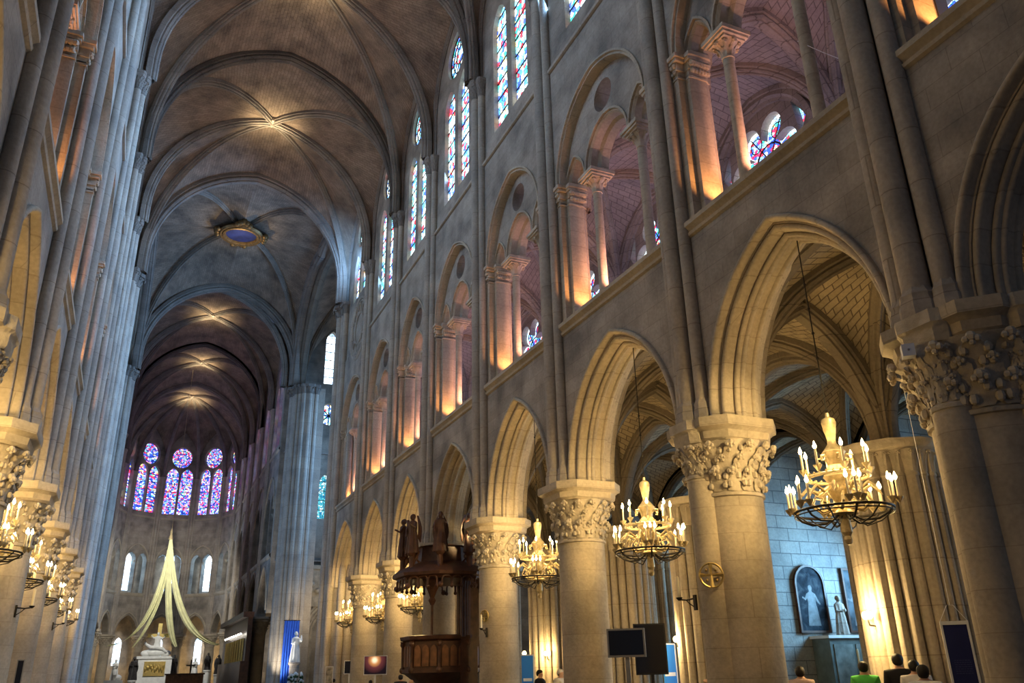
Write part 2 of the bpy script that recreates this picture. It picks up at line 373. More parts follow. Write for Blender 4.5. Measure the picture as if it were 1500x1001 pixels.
stone_column(RX, YR[7], .62, 'farthest round column in the right arcade before the crossing')
stone_column(LX, YL[1], .72, 'nearest column of the left arcade, beyond the left edge')
stone_column(LX+.05, YL[2], .68, 'clustered left pier whose upper capital touches the left edge', EL)
stone_column(LX, YL[3], .62, 'largest round column at the left edge with chandelier before it')
stone_column(LX, YL[4], .62, 'second round column of the left row, partly behind the largest')
stone_column(LX, YL[5], .62, 'third round column along the left row')
stone_column(LX, YL[6], .62, 'fourth round column along the left row')
stone_column(LX, YL[7], .62, 'farthest slim looking column of the left row beside the crossing pier')

# ------------------------------------------------------------------ nave walls
WIN = [0]
def oval(tc, zc, rt, rz, n=24): return [(tc+rt*math.cos(2*PI*k/n), zc+rz*math.sin(2*PI*k/n)) for k in range(n)]
def window(F, tc, zb, zl, hw, gap, lh, rose, glass, bars=True, nplane=.62, bar_step=.78, frame='wall', roseglass=None, full=True):
    """two lancets and a rose; returns hole loops; builds glass as window_n"""
    WIN[0] += 1
    holes = []; g = MB(); b = MB()
    for s in ((-1, 1) if gap else (0,)):
        cx = tc+s*(gap/2+hw)
        loop = [(cx-hw, zb), (cx+hw, zb)]+[(cx-t, zl+z) for t, z in parch(hw, lh, 0, 6)]
        holes.append(loop)
        slabs = tessellate_polygon([[Vector((t, z, 0)) for t, z in loop]])
        g.add([F(nplane, t, z) for t, z in loop], slabs)
        if bars:
            z = zb+bar_step
            while z < zl+lh*.8:
                w = hw if z < zl else hw*math.sqrt(max(.05, 1-((z-zl)/lh)**1.6))
                b.add([F(nplane-.03, cx-w, z-.025), F(nplane-.03, cx+w, z-.025), F(nplane-.03, cx+w, z+.025), F(nplane-.03, cx-w, z+.025)], [(0, 1, 2, 3)])
                b.add([F(nplane-.03, cx-w, z-.025), F(nplane-.03, cx+w, z-.025), F(nplane+.02, cx+w, z-.025), F(nplane+.02, cx-w, z-.025)], [(0, 1, 2, 3)])
                z += bar_step
            b.add([F(nplane-.02, cx-.015, zb), F(nplane-.02, cx+.015, zb), F(nplane-.02, cx+.015, zl+lh), F(nplane-.02, cx-.015, zl+lh)], [(0, 1, 2, 3)])
    w = struct('window_%d' % WIN[0], g, glass)
    if rose:
        zc, rt, rz = rose; loop = oval(tc, zc, rt, rz); holes.append(loop)
        rg = MB(); rg.add([F(nplane, t, z) for t, z in loop], [tuple(range(len(loop)))])
        rg.build('rose_glass', roseglass or glass, w)
        for q in (.38, .72, .98):
            lp = oval(tc, zc, rt*q, rz*q, 24)
            b.tube([F(nplane-.02, t, z) for t, z in lp+lp[:1]], .03, 5)
        for k in range(12):
            a = 2*PI*k/12
            b.tube([F(nplane-.02, tc+rt*.38*math.cos(a), zc+rz*.38*math.sin(a)), F(nplane-.02, tc+rt*.98*math.cos(a), zc+rz*.98*math.sin(a))], .022, 4)
    if b.v: b.build('window_bars', 'iron', w)
    return holes

SHAFTS = lambda q: ((-.13*q, 0, .175*q), (-.02, -.32*q, .135*q), (-.02, .32*q, .135*q))
def wall_bundle(F, t, root, ztop=ZV, zbot=ZA, q=1.0):
    mb = MB()
    for n, dt, r in SHAFTS(q):
        mb.lathe([(r, zbot+.45), (r, ztop-.75)], F(n, t+dt, 0), 14, cap=False)
        mb.lathe([(r*1.45, zbot), (r*1.45, zbot+.22), (r*1.35, zbot+.26), (r*1.3, zbot+.3), (r*1.35, zbot+.36), (r*1.12, zbot+.42), (r*1.02, zbot+.48)], F(n, t+dt, 0), 8, ph=PI/8)
    # pilaster strip behind the shafts
    mb.box(-.44, .44, .06, .36, zbot, ztop, Matrix.Translation(F(.02, t, 0)) @ Matrix(((F.t.x, F.n.x, 0, 0), (F.t.y, F.n.y, 0, 0), (0, 0, 1, 0), (0, 0, 0, 1))))
    o = mb.build('wall_shaft', 'shaft', root)
    for n, dt, r in SHAFTS(q):
        capital_mesh(F(n, t+dt, ztop-.75), r, .5, 8).build('shaft_capital', 'rib', o)
        abacus_mesh(F(n, t+dt, ztop-.25), r*1.6, r*.6, .25).build('shaft_abacus', 'rib', o)
    return o
def gallery_pier(F, t, t0, t1, label, root):
    """pier between two gallery openings, carved band on top; t0/t1 = faces towards the openings"""
    p = bpy.data.objects.new('gallery_pier', None); COL.objects.link(p); p.parent = root; p.location = F(.7, t, ZS); p['label'] = label
    mb = MB(); poly = [(.10, t0+.16), (.10, t1-.16), (.32, t1-.16), (.32, t1-.02), (.40, t1), (.80, t1), (.88, t1-.06), (.92, t1-.06), (.92, t0+.06), (.88, t0+.06), (.80, t0), (.40, t0), (.32, t0+.02), (.32, t0+.16)]
    mb.prism(poly, ZS, ZC-.55, lambda n, tt, z: F(n, tt, z)); mb.build('pier_body', 'arch', p)
    cp = MB(); cm = (t0+t1)/2
    for f, z0, z1 in ((1.04, ZC-.66, ZC-.60), (1.0, ZC-.60, ZC-.42), (1.06, ZC-.42, ZC-.2), (1.17, ZC-.2, ZC-.11), (1.24, ZC-.11, ZC)):
        cp.prism([(.7+(n-.7)*f, cm+(tt-cm)*f) for n, tt in poly], z0, z1, lambda n, tt, z: F(n, tt, z))
    for side in (t0, t1):
        s = 1 if side == t1 else -1
        for k in range(6):
            nq = .36+.09*k
            cp.ball(F(nq, side+s*.09, ZC-.28), .085, 6, 4); cp.ball(F(nq+.04, side+s*.05, ZC-.46), .065, 6, 4)
            cp.tube([F(nq, side, ZC-.5), F(nq+.02, side+s*.04, ZC-.36), F(nq, side+s*.07, ZC-.22)], [.03, .035, .02], 5)
        for k in range(3):
            cp.ball(F(.06, side-s*(.20+.1*k), ZC-.28), .075, 6, 4); cp.ball(F(.08, side-s*(.22+.1*k), ZC-.46), .055, 6, 4)
    cp.build('carved_capital', 'carved', p)
    return p
def gallery_column(F, t, label):
    n = .66; zb, zc = ZS+.02, 15.35; p = F(n, t, 0)
    c = thing('gallery_column', label, 'column', F(n, t, zb), 0, 'slender gallery columns'); c['kind'] = 'thing'
    MB().lathe([(.24, zb), (.24, zb+.12), (.20, zb+.18), (.17, zb+.24), (.14, zb+.28)], p, 14).build('base', 'arch', c)
    MB().lathe([(.135, zb+.28), (.128, zc-.62)], p, 14).build('shaft', 'arch', c)
    cp = MB(); cp.lathe([(.128, -.03), (.15, -.02), (.15, .02), (.13, .04), (.17, .25), (.29, .38)], (p.x, p.y, zc-.62), 14)
    for k in range(8): leaf(cp, (p.x, p.y, zc-.62), 2*PI*k/8, .13, .28, .03, .35, .12, .04)
    cp.build('capital', 'carved', c)
    ab = MB()
    for f, z0, z1 in ((.30, zc-.24, zc-.18), (.36, zc-.18, zc-.11), (.40, zc-.11, zc)): ab.box(p.x-f, p.x+f, p.y-f, p.y+f, z0, z1)
    ab.build('abacus', 'carved', c)

def bay(F, t0, t1, root, wall, name, rose=False):
    B = t1-t0; tc = (t0+t1)/2; a = (B-1.8)/2; h = 3.0; hl = .03
    # arcade spandrel
    arc = [(tc+t, ZA+hl+z) for t, z in parch(a, h, .31, 12)]
    outer = [(t0, ZA+.015), (arc[0][0], ZA+.015)]+arc+[(arc[-1][0], ZA+.015), (t1, ZA+.015), (t1, 10.78), (t0, 10.78)]
    slab(wall, F, outer, [], .06, 1.26)
    arch_sweep(MB(), F, tc, ZA+hl, a, h, ORD, 14, hl).build('arcade_arch', 'arch', root, sharp=44)
    # sill moulding
    s = MB(); ext(s, F, [(.08, 10.62), (.0, 10.66), (-.02, 10.72), (.03, 10.76), (.0, 10.80), (-.08, 10.86), (-.08, 10.97), (-.04, ZS), (1.3, ZS)], t0+.34, t1-.34); s.build('string_course', 'arch', root)
    # gallery level: wall with the relieving arch
    ar, hr = B/2-.78, 2.58
    arc = [(tc+t, ZC+z) for t, z in parch(ar, hr, .10, 14)]
    slab(wall, F, [(t0, ZC), (arc[0][0], ZC)]+arc+[(arc[-1][0], ZC), (t1, ZC), (t1, ZT), (t0, ZT)], [], .04, .9)
    arch_sweep(MB(), F, tc, ZC, ar, hr, [(.16, .04), (.16, -.02), (.10, -.02), (.08, .05), (.02, .04), (0, .1), (0, .34)], 14).build('relieving_arch', 'arch', root)
    cs = .42*ar/1.97+.72   # half spacing of the two columns
    cs = min(1.22, ar*.52)
    am = cs-.16; as_ = (ar-cs-.16-.04)/2; csd = cs+.16+as_
    subs = [(tc, am, 1.12), (tc-csd, as_, .80), (tc+csd, as_, .80)]
    zsub = 15.36
    rel = [(tc+t, ZC+z) for t, z in parch(ar, hr, .02, 14)]
    lower = []
    for cx, aa, hh in sorted(subs): lower += [(cx+t, zsub+z) for t, z in parch(aa, hh, .10, 7)]
    lower = [(max(tc-ar-.02, min(tc+ar+.02, t)), z) for t, z in lower]
    outer = [(tc-ar-.02, zsub)]+[p for p in lower if True]+[(tc+ar+.02, zsub)]+rel[::-1]
    cl = []
    for p in outer:
        if not cl or (abs(p[0]-cl[-1][0])+abs(p[1]-cl[-1][1])) > 1e-4: cl.append(p)
    ty = MB(); slab(ty, F, cl, [circle(tc, 17.28, .50, 18)], .32, .95)
    ty.build('gallery_tympanum', 'wall', root)
    for cx, aa, hh in subs:
        arch_sweep(MB(), F, cx, zsub, aa, hh, SUB, 8).build('gallery_arch', 'arch', root)
    # string below the clerestory
    if not rose:
        s = MB(); ext(s, F, [(.05, ZT-.16), (-.05, ZT-.12), (-.07, ZT-.04), (.0, ZT), (.12, ZT+.1)], t0+.42, t1-.42); s.build('string_course', 'shaft', root)
    else:
        s = MB()
        for q, r in ((1.90, .10), (1.70, .06), (.95, .06)): s.tube([F(.06, t, z) for t, z in circle(tc-.55, 21.15, q, 36)+[(tc-.55+q, 21.15)]], r, 6)
        for k in range(8):
            a = 2*PI*k/8; p = (tc-.55+1.32*math.cos(a), 21.15+1.32*math.sin(a)); s.tube([F(.05, t, z) for t, z in circle(*p, .30, 14)+[(p[0]+.30, p[1])]], .05, 5)
        s.build('blind_rose', 'shaft', root)
    # clerestory
    hs = window(F, tc, 23.6 if rose else 20.95, 25.7, .66, .42, 1.0, (28.3, 1.2, 1.22), 'glass', nplane=.30)
    slab(wall, F, [(t0, ZT-.1), (t1, ZT-.1), (t1, 31.6), (t0, 31.6)], hs, .10, .60)

def nave_wall(F, ys, side, names):
    root = bpy.data.objects.new('wall_'+side, None)
    wall = MB()
    COL.objects.link(root); root['kind'] = 'structure'
    for k in range(len(ys)-1):
        bay(F, ys[k], ys[k+1], root, wall, side, k == 7)
    wall.build('masonry', 'wall', root)
    for k in range(1 if side == 'right' else 1, len(ys)-1): wall_bundle(F, ys[k], root, q=1.2 if k == 1 else 1.05)
    for k in range(1, len(ys)):
        B0 = ys[k]-ys[k-1]; B1 = (ys[k+1]-ys[k]) if k+1 < len(ys) else 2.4
        gallery_pier(F, ys[k], ys[k]-.80, ys[k]+(.80 if k+1 < len(ys) else .7), names[0] % names[1][k], root)
    for k in range(len(ys)-1):
        tc = (ys[k]+ys[k+1])/2; ar = (ys[k+1]-ys[k])/2-.78; cs = min(1.22, ar*.52)
        for s, w in ((-1, 'nearer'), (1, 'farther')):
            if k == 0 and s < 0: continue
            gallery_column(F, tc+s*cs, names[2] % (w, names[3][k]))
    return root
ORDB = ['first', 'second', 'third', 'fourth', 'fifth', 'sixth', 'seventh', 'eighth']
ORDN = ['first', 'first', 'second', 'third', 'fourth', 'fifth', 'sixth', 'seventh', 'eighth']
wr = nave_wall(FR, YR, 'right', ('orange lit gallery pier, %s along the right wall from the camera', ORDN,
               '%s slender column in the %s gallery opening from the right edge', ORDB))
wl = nave_wall(FL, YL, 'left', ('pinkish gallery pier, %s along the left wall from the camera', ORDN,
               '%s slender column in the %s gallery opening of the left wall', ORDB))

# ------------------------------------------------------------------ ribs and vault webs
RIBP = [(-.20, .06), (-.20, -.14), (-.13, -.17), (-.15, -.24), (-.12, -.30), (-.05, -.31), (-.05, -.36), (0, -.41), (.05, -.36), (.05, -.31), (.12, -.30), (.15, -.24), (.13, -.17), (.20, -.14), (.20, .06)]
TRP = [(-.34, .06), (-.34, -.12), (-.26, -.14), (-.28, -.24), (-.22, -.30), (-.14, -.30), (-.12, -.36), (.0, -.38), (.12, -.36), (.14, -.30), (.22, -.30), (.28, -.24), (.26, -.14), (.34, -.12), (.34, .06)]
def arc3(S, K, n=16, stilt=0.0):
    S = Vector(S); K = Vector(K); hd = Vector((K.x-S.x, K.y-S.y, 0)); D = hd.length; hd.normalize(); H = K.z-S.z-stilt
    R = (D*D+H*H)/(2*D); th = math.acos(max(-1, min(1, (R-D)/R)))
    pts = []
    if stilt: pts.append(S.copy())
    for k in range(n+1):
        q = th*k/n; pts.append(S+hd*(R-R*math.cos(q))+Vector((0, 0, stilt+R*math.sin(q))))
    return pts
def resample(p, n):
    L = [0]
    for a, b in zip(p, p[1:]): L.append(L[-1]+(b-a).length)
    out = []; j = 0
    for k in range(n+1):
        s = L[-1]*k/n
        while j < len(p)-2 and L[j+1] < s: j += 1
        d = L[j+1]-L[j]; out.append(p[j].lerp(p[j+1], 0 if d < 1e-9 else (s-L[j])/d))
    return out
def rib(pts, prof, parent, name='vault_rib', mat='rib', scale=1.0):
    mb = MB(); hd = Vector((pts[-1].x-pts[0].x, pts[-1].y-pts[0].y, 0)).normalized(); S = Vector((-hd.y, hd.x, 0)); rows = []
    for i, p in enumerate(pts):
        t = (pts[min(i+1, len(pts)-1)]-pts[max(i-1, 0)]).normalized(); N = S.cross(t)
        if N.z < 0 and abs(t.z) < .99: N = -N
        if i > 0 and N.dot(lastN) < 0: N = -N
        if i == 0: N = -hd*1.0 if abs(t.z) > .5 else N
        lastN = N
        rows.append([p+S*a*scale+N*b*scale for a, b in prof])
    mb.grid(rows); return mb.build(name, mat, parent)
def web(mb, A, B, n=18, m=6, bulge=.12):
    A = resample(A, n); B = resample(B, n); rows = []; uvs = []
    sa = 0
    for i in range(n+1):
        if i: sa += ((A[i]-A[i-1]).length+(B[i]-B[i-1]).length)/2
        w = (B[i]-A[i]).length; row = []
        for j in range(m+1):
            u = j/m; p = A[i].lerp(B[i], u); p = p+Vector((0, 0, bulge*4*u*(1-u)*min(1, w/3)))
            row.append(p); uvs.append((w*(u-.5)+7, sa))
        rows.append(row)
    mb.grid(rows, uvs=uvs)
VI = .22
def boss(loc, parent, r=.34):
    mb = MB(); mb.lathe([(r*.5, -.30), (r*.9, -.22), (r, -.05), (r*.9, .12)], loc, 14)
    for k in range(8):
        a = 2*PI*k/8; mb.ball((loc[0]+r*.85*math.cos(a), loc[1]+r*.85*math.sin(a), loc[2]-.16), r*.30, 7, 5)
    return mb.build('keystone', 'carved', parent)
def sexpartite(n, ya, ym, yb, xr=XR, xl=XL, zk=ZK, zb=32.6, power=1.0, st=.95):
    root = bpy.data.objects.new('ceiling', None); COL.objects.link(root); root['kind'] = 'structure'
    wb = MB()
    S = {}
    for key, (yr, yl) in dict(a=ya, m=ym, b=yb).items():
        S[key, 1] = Vector((xr-VI, yr, ZV)); S[key, -1] = Vector((xl+VI, yl, ZV))
    C = (S['a', 1]+S['b', -1]+S['a', -1]+S['b', 1])/4; C.z = zb
    Ka = (S['a', 1]+S['a', -1])/2; Ka.z = zk; Kb = (S['b', 1]+S['b', -1])/2; Kb.z = zk
    for s in (1, -1):
        ta, tb = arc3(S['a', s], Ka, 16, st), arc3(S['b', s], Kb, 16, st); da, db = arc3(S['a', s], C, 16, st), arc3(S['b', s], C, 16, st); im = arc3(S['m', s], C, 16, st)
        rib(ta, TRP, root, 'transverse_rib'); rib(tb, TRP, root, 'transverse_rib'); rib(da, RIBP, root); rib(db, RIBP, root); rib(im, RIBP, root)
        if n == 0: pass
        web(wb, ta, da); web(wb, tb, db)
        xo = xr+.16 if s > 0 else xl-.16
        for (p, q, dg) in (('a', 'm', da), ('b', 'm', db)):
            P0, P1 = S[p, s], S[q, s]; K = (P0+P1)/2; K.x = xo; K.z = 30.6
            f0 = Vector((xo, P0.y, ZV)); f1 = Vector((xo, P1.y, ZV))
            fa, fb = arc3(f0, K, 12, 2.2), arc3(f1, K, 12, 2.2)
            web(wb, dg, fa); web(wb, im, fb)
            sh = Vector((-.10 if s > 0 else .10, 0, 0))
            rib([v+sh for v in fa], RIBP, root, 'wall_rib', scale=.6); rib([v+sh for v in fb], RIBP, root, 'wall_rib', scale=.6)
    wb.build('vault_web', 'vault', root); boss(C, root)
    if power: lamp('keystone_lamp', (C.x, C.y, C.z-1.7), power, GOLD, 'SPOT', .12, (0, 0, 1), 160, blend=1.0)
    return root
Y2 = list(zip(YR, YL))
sexpartite(0, Y2[0], Y2[1], Y2[2], power=P_BOSS*.5); sexpartite(1, Y2[2], Y2[3], Y2[4], power=P_BOSS); sexpartite(2, Y2[4], Y2[5], Y2[6], power=P_BOSS); sexpartite(3, Y2[6], Y2[7], Y2[8], power=P_BOSS)

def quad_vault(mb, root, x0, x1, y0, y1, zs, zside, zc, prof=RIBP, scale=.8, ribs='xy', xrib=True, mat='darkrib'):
    """plain four part vault over a rectangle"""
    P = [Vector((x0, y0, zs)), Vector((x1, y0, zs)), Vector((x1, y1, zs)), Vector((x0, y1, zs))]
    C = Vector(((x0+x1)/2, (y0+y1)/2, zc)); D = [arc3(p, C, 12) for p in P]
    for d in D: rib(d, prof, root, mat=mat, scale=scale)
    for i in range(4):
        p, q = P[i], P[(i+1) % 4]; K = (p+q)/2; K.z = zside
        a, b = arc3(p, K, 10), arc3(q, K, 10)
        web(mb, a, D[i], 14, 4, .05); web(mb, b, D[(i+1) % 4], 14, 4, .05)
        if (i in (1, 3) and xrib) or i == 0 or i == 2:
            if i != 2: rib(a, TRP, root, 'transverse_rib', mat, scale=scale); rib(b, TRP, root, 'transverse_rib', mat, scale=scale)
def vault_root(mb, mat):
    root = bpy.data.objects.new('ceiling', None); COL.objects.link(root); root['kind'] = 'structure'; return root

# ------------------------------------------------------------------ crossing: piers, vault with painted oculus, transept
def crossing_pier(F, t, label, far=False):
    t_ = thing('crossing_pillar', label, 'pier', F(.9, t, 0), 0, 'crossing piers'); t_['kind'] = 'structure'
    mb = MB(); mb.prism([(.15, t-1.1), (.15, t+1.1), (.5, t+1.5), (2.2, t+1.5), (2.2, t-1.5), (.5, t-1.5)], 0, ZV-.2, lambda n, tt, z: F(n, tt, z))
    mb.build('pier_core', 'shaft', t_)
    cap = MB(); sh = MB()
    pos = [(-.02, -.95, .20), (-.05, -.5, .22), (-.12, 0, .34), (-.05, .5, .22), (-.02, .95, .20), (.5, -1.5, .2), (.5, 1.5, .2), (.95, -1.58, .24), (.95, 1.58, .24), (1.45, -1.55, .2), (1.45, 1.55, .2)]
    if far: pos += [(.25, -1.22, .2), (.75, -1.6, .12), (1.2, -1.6, .12)]
    for n, dt, r in pos:
        p = F(n, t+dt, 0); sh.lathe([(r*1.5, 0), (r*1.5, .5), (r*1.1, .7), (r, .75), (r, ZV-.75)], p, 14)
    sh.build('clustered_shafts', 'shaft', t_)
    for n, dt, r in pos:
        p = F(n, t+dt, 0); cap.lathe([(r, ZV-.8), (r*1.15, ZV-.76), (r, ZV-.7), (r*1.1, ZV-.45), (r*1.5, ZV-.22)], p, 12)
        for k in range(7): leaf(cap, (p.x, p.y, ZV-.75), 2*PI*k/7, r, r*1.5, .05, .45, r*.8, r*.22)
        cap.prism([(p.x+x, p.y+y) for x, y in octa(r*1.6, r*.6)], ZV-.22, ZV)
    cap.build('capital_band', 'rib', t_)
crossing_pier(FR, YR[8]+.55, 'crossing pier ending the right arcade beside the narrow transept view')
crossing_pier(FL, YL[8]+.55, 'tall bluish crossing pier ending the left arcade')
crossing_pier(FR, YX+.6, 'far crossing pier behind the white statue on blue cloth', True)
crossing_pier(FL, YX+.6, 'far crossing pier hidden beyond the left arcade', True)
ceil = vault_root(None, None); ceil_mb = MB()
CY = (YR[8]+YX)/2+.2; CXM = (XR+XL)/2
cs_ = [Vector((XR-VI, YR[8], ZV)), Vector((XL+VI, YL[8], ZV)), Vector((XL+VI, YX, ZV)), Vector((XR-VI, YX, ZV))]
CC = Vector((CXM, CY, 33.3)); Dg = [arc3(p, CC, 16, 1.3) for p in cs_]
for d in Dg: rib(resample(d, 20)[:-1], RIBP, ceil)
for i in range(4):
    p, q = cs_[i], cs_[(i+1) % 4]; K = (p+q)/2; K.z = ZK
    a, b = arc3(p, K, 16, 1.3), arc3(q, K, 16, 1.3); web(ceil_mb, a, Dg[i], 18, 6, .1); web(ceil_mb, b, Dg[(i+1) % 4], 18, 6, .1)
    rib(a, TRP, ceil, 'transverse_rib', scale=1.35); rib(b, TRP, ceil, 'transverse_rib', scale=1.35)
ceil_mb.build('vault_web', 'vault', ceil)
oc = thing('ceiling_medallion', 'oval looking gilt ring with blue painted centre under the crossing vault', 'medallion', (CC.x, CC.y, 33.0))
MB().lathe([(1.25, .1), (1.55, .0), (1.62, -.15), (1.5, -.28), (1.36, -.22), (1.32, -.3), (1.18, -.32), (1.10, -.15), (1.10, .05)], (CC.x, CC.y, 32.95), 40, cap=False).build('gilt_ring', 'ring', oc)
MB().lathe([(1.12, -.12), (.01, -.10)], (CC.x, CC.y, 32.95), 40, cap=False).build('painted_disc', plain('painted_blue', (.02, .03, .13), .6, 0, .6, 1.2, 0), oc)
for k in range(4):
    fr = MB(); a = PI/4+k*PI/2+PI/4
    for j in range(-2, 3):
        fr.ball((CC.x+1.75*math.cos(a+j*.13), CC.y+1.75*math.sin(a+j*.13), 32.8+.12*(2-abs(j))), .26-.03*abs(j), 8, 6)
    fr.build('carved_ornament', 'ring', oc)
lamp('crossing_lamp', (CC.x, CC.y-.2, 30.9), P_BOSS*.6, GOLD, 'SPOT', .12, (0, 0, 1), 160, blend=1.0)

# transept to the right: east wall with lancet and rose, portal gable below
tr = MB(); FT = Frame((0, YX+.9, 0), (0, 1, 0), (1, 0, 0))
hs = window(FT, 13.1, 25.1, 29.0, .55, 0, 1.0, None, 'glassc', nplane=.5)
hs += window(FT, 13.3, 13.6, 16.4, .55, 0, .9, None, 'glasst', nplane=.5)
WIN[0] += 1
rl = circle(13.25, 22.4, .95, 24); rg = MB().add([FT(.5, t, z) for t, z in rl], [tuple(range(24))]); rw = struct('window_%d' % WIN[0], rg, 'glass')
rb = MB()
for k in range(8): rb.tube([FT(.46, 13.25, 22.4), FT(.46, 13.25+.95*math.cos(k*PI/4), 22.4+.95*math.sin(k*PI/4))], .05, 5)
rb.build('window_bars', 'iron', rw)
slab(tr, FT, [(XR+.6, 0), (26, 0), (26, 33), (XR+.6, 33)], hs+[rl], 0, .6)
wte = struct('wall_transept_east', tr, 'wall')
pa = MB()
for q in range(4): arch_sweep(pa, FT, 14.0, 4.6, 1.05+.22*q, 1.9+.3*q, [(.2, -.02*q), (.2, -.12-.05*q), (.1, -.16-.05*q), (0, -.08-.05*q), (0, 0)], 10, 4.6)
pa.build('portal_arch', 'carved', wte)
ga = MB(); ga.prism([(11.9, 6.8), (16.2, 6.8), (16.2, 9.6), (11.9, 9.6)], -.35, 0, lambda t, z, n: FT(n, t, z)); ga.box(11.8, 16.3, YX+.45, YX+.9, 9.6, 9.9)
for q in range(9): ga.ball((12.2+.45*q, YX+.5, 8.2+.3*math.sin(q*2.1)), .22, 7, 5)
ga.build('portal_gable', 'carved', wte)
lamp('portal_fill_light', (12.6, 63.2, 6.4), 160, (1, .82, .55), size=.2)  # added lamp without a fixture, warms the portal gable
te = MB(); te.box(25.5, 26, YR[8]+1, YX+1, 0, 33); te.box(12.3, 26, YR[8]+1.6, YR[8]+2.0, 0, 33); struct('wall_transept_south', te, 'wall')
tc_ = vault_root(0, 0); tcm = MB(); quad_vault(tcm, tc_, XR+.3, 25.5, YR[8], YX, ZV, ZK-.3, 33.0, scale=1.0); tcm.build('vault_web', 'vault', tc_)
tl = MB(); tl.box(-19, -18.6, YL[8], YX+1, 0, 33); tl.box(-19, XL-1.6, YX+.9, YX+1.3, 0, 33); tl.box(-19, XL-1.6, YL[8]+1.2, YL[8]+1.5, 0, 33); struct('wall_transept_north', tl, 'wall')
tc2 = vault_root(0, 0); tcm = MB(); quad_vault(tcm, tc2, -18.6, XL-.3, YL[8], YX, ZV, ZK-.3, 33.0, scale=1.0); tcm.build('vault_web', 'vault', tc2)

# ------------------------------------------------------------------ floor, aisles, chapels, galleries
fl = MB(); fl.box(-25, 32, -6, 112, -.3, 0); struct('floor', fl, 'floor')
A0 = XR+1.3
def aisle_pier(x, y, label, r=.62, rs=.115, n=14, ztop=6.5, visible=True):
    t = thing('clustered_pillar', label, 'pillar', (x, y, 0), 0, 'clustered aisle pillars'); t['kind'] = 'thing'
    sh = MB(); cp = MB()
    MB().lathe([(r*.86, 0), (r*.86, ztop-.2)], (x, y, 0), 20).build('pillar_core', 'shaft', t)
    for k in range(n):
        a = 2*PI*(k+.5)/n; R = rs*(1.35 if k % 4 == 0 else 1); px, py = x+(r-.02)*math.cos(a), y+(r-.02)*math.sin(a)
        sh.lathe([(R*1.7, 0), (R*1.7, .35), (R*1.25, .45), (R, .55), (R, ztop-.75)], (px, py, 0), 10)
        cp.lathe([(R, ztop-.8), (R*1.2, ztop-.77), (R, ztop-.7), (R*1.15, ztop-.45), (R*1.6, ztop-.22)], (px, py, 0), 10)
        for j in range(6): leaf(cp, (px, py, ztop-.75), 2*PI*j/6, R, R*1.6, .05, .47, R*.9, R*.25)
    sh.build('pillar_shafts', 'shaft', t)
    cp.lathe([(r*1.1, ztop-.24), (r*1.28, ztop-.18), (r*1.34, ztop-.1), (r*1.36, ztop)], (x, y, 0), 12, ph=PI/12)
    cp.build('pillar_capital', 'carved', t); return t
AP = {1: 'clustered aisle pillar hidden behind the nearest shadowed pier', 2: 'large clustered aisle pillar with glowing wall lamp behind the nearest hanging chandelier',
      3: 'clustered aisle pillar seen between the two big columns behind the second chandelier', 4: 'clustered aisle pillar left of the dark screens, partly behind a round column',
      5: 'clustered aisle pillar glimpsed behind the third chandelier', 6: 'clustered aisle pillar behind the pulpit', 7: 'clustered aisle pillar near the crossing behind the arcade'}
for k in range(1, 8):
    aisle_pier({3: 15.0, 2: 15.62}.get(k, AISLE_X), YR[k]+{3: .45, 2: .12}.get(k, 0), AP[k], 1.0 if k == 2 else .85, n=24 if k == 2 else 18, ztop=6.35)
for k in range(2, 6):
    aisle_pier(OUTER_X, YR[k], 'clustered pillar at the mouth of the %s side chapel' % ['', '', 'second', 'third', 'fourth', 'fifth'][k], .5, .13, 8)
for k in range(0, 8):
    y0, y1 = YR[k], YR[k+1]
    for j, (x0, x1) in enumerate(((A0-.1, AISLE_X), (AISLE_X, OUTER_X), (OUTER_X, CHAPEL_X))):
        if (j == 2 and k > 5) or (k > 6 and j > 0): continue
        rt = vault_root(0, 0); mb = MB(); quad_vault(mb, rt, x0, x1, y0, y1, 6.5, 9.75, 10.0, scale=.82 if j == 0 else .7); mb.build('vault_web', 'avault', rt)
# chapel walls: dividing walls facing west, outer wall with windows
for k in range(1, 7):
    w = MB(); w.box(OUTER_X+.82, CHAPEL_X, YR[k]-.25, YR[k]+.25, 0, 10.2); struct('wall_chapel', w, 'chapel')
FC = Frame((CHAPEL_X, 0, 0), (1, 0, 0), (0, 1, 0)); ow = MB(); hs = []
for k in range(1, 7):
    hs += window(FC, (YR[k]+YR[k+1])/2, 2.9, 6.6, .8, .3, 1.3, None, 'glassc', nplane=.3, bar_step=.55)
slab(ow, FC, [(-2, 0), (YR[7]+.3, 0), (YR[7]+.3, 10.5), (-2, 10.5)], hs, 0, .6); struct('wall_chapel_outer', ow, 'chapel')
ew = MB(); ew.box(A0+.6, CHAPEL_X, YR[7]+2.9, YR[7]+3.3, 0, 10.5); struct('wall_aisle_east', ew, 'wall')
for k in (1, 2, 3, 4, 5): lamp('daylight', (CHAPEL_X-.6, (YR[k]+YR[k+1])/2, 5.0), (300 if k in (2, 3) else 150), (.28, .64, 1.0), 'AREA', 2.2, (-1, .5, -.05))
for k in range(1, 8):
    for (x, ys, p) in ((RX-.2, YR, 150), (LX+.25, YL, 150)):
        a = Vector((x, ys[k]+1.0, 6.7)); b_ = Vector((x-.15 if x > 0 else x+.15, ys[k+1]-.6, 5.4)); lamp('capital_floodlight', tuple(a), p*3.2, (1, .74, .33), 'SPOT', .08, tuple(b_-a), 58, blend=.9)
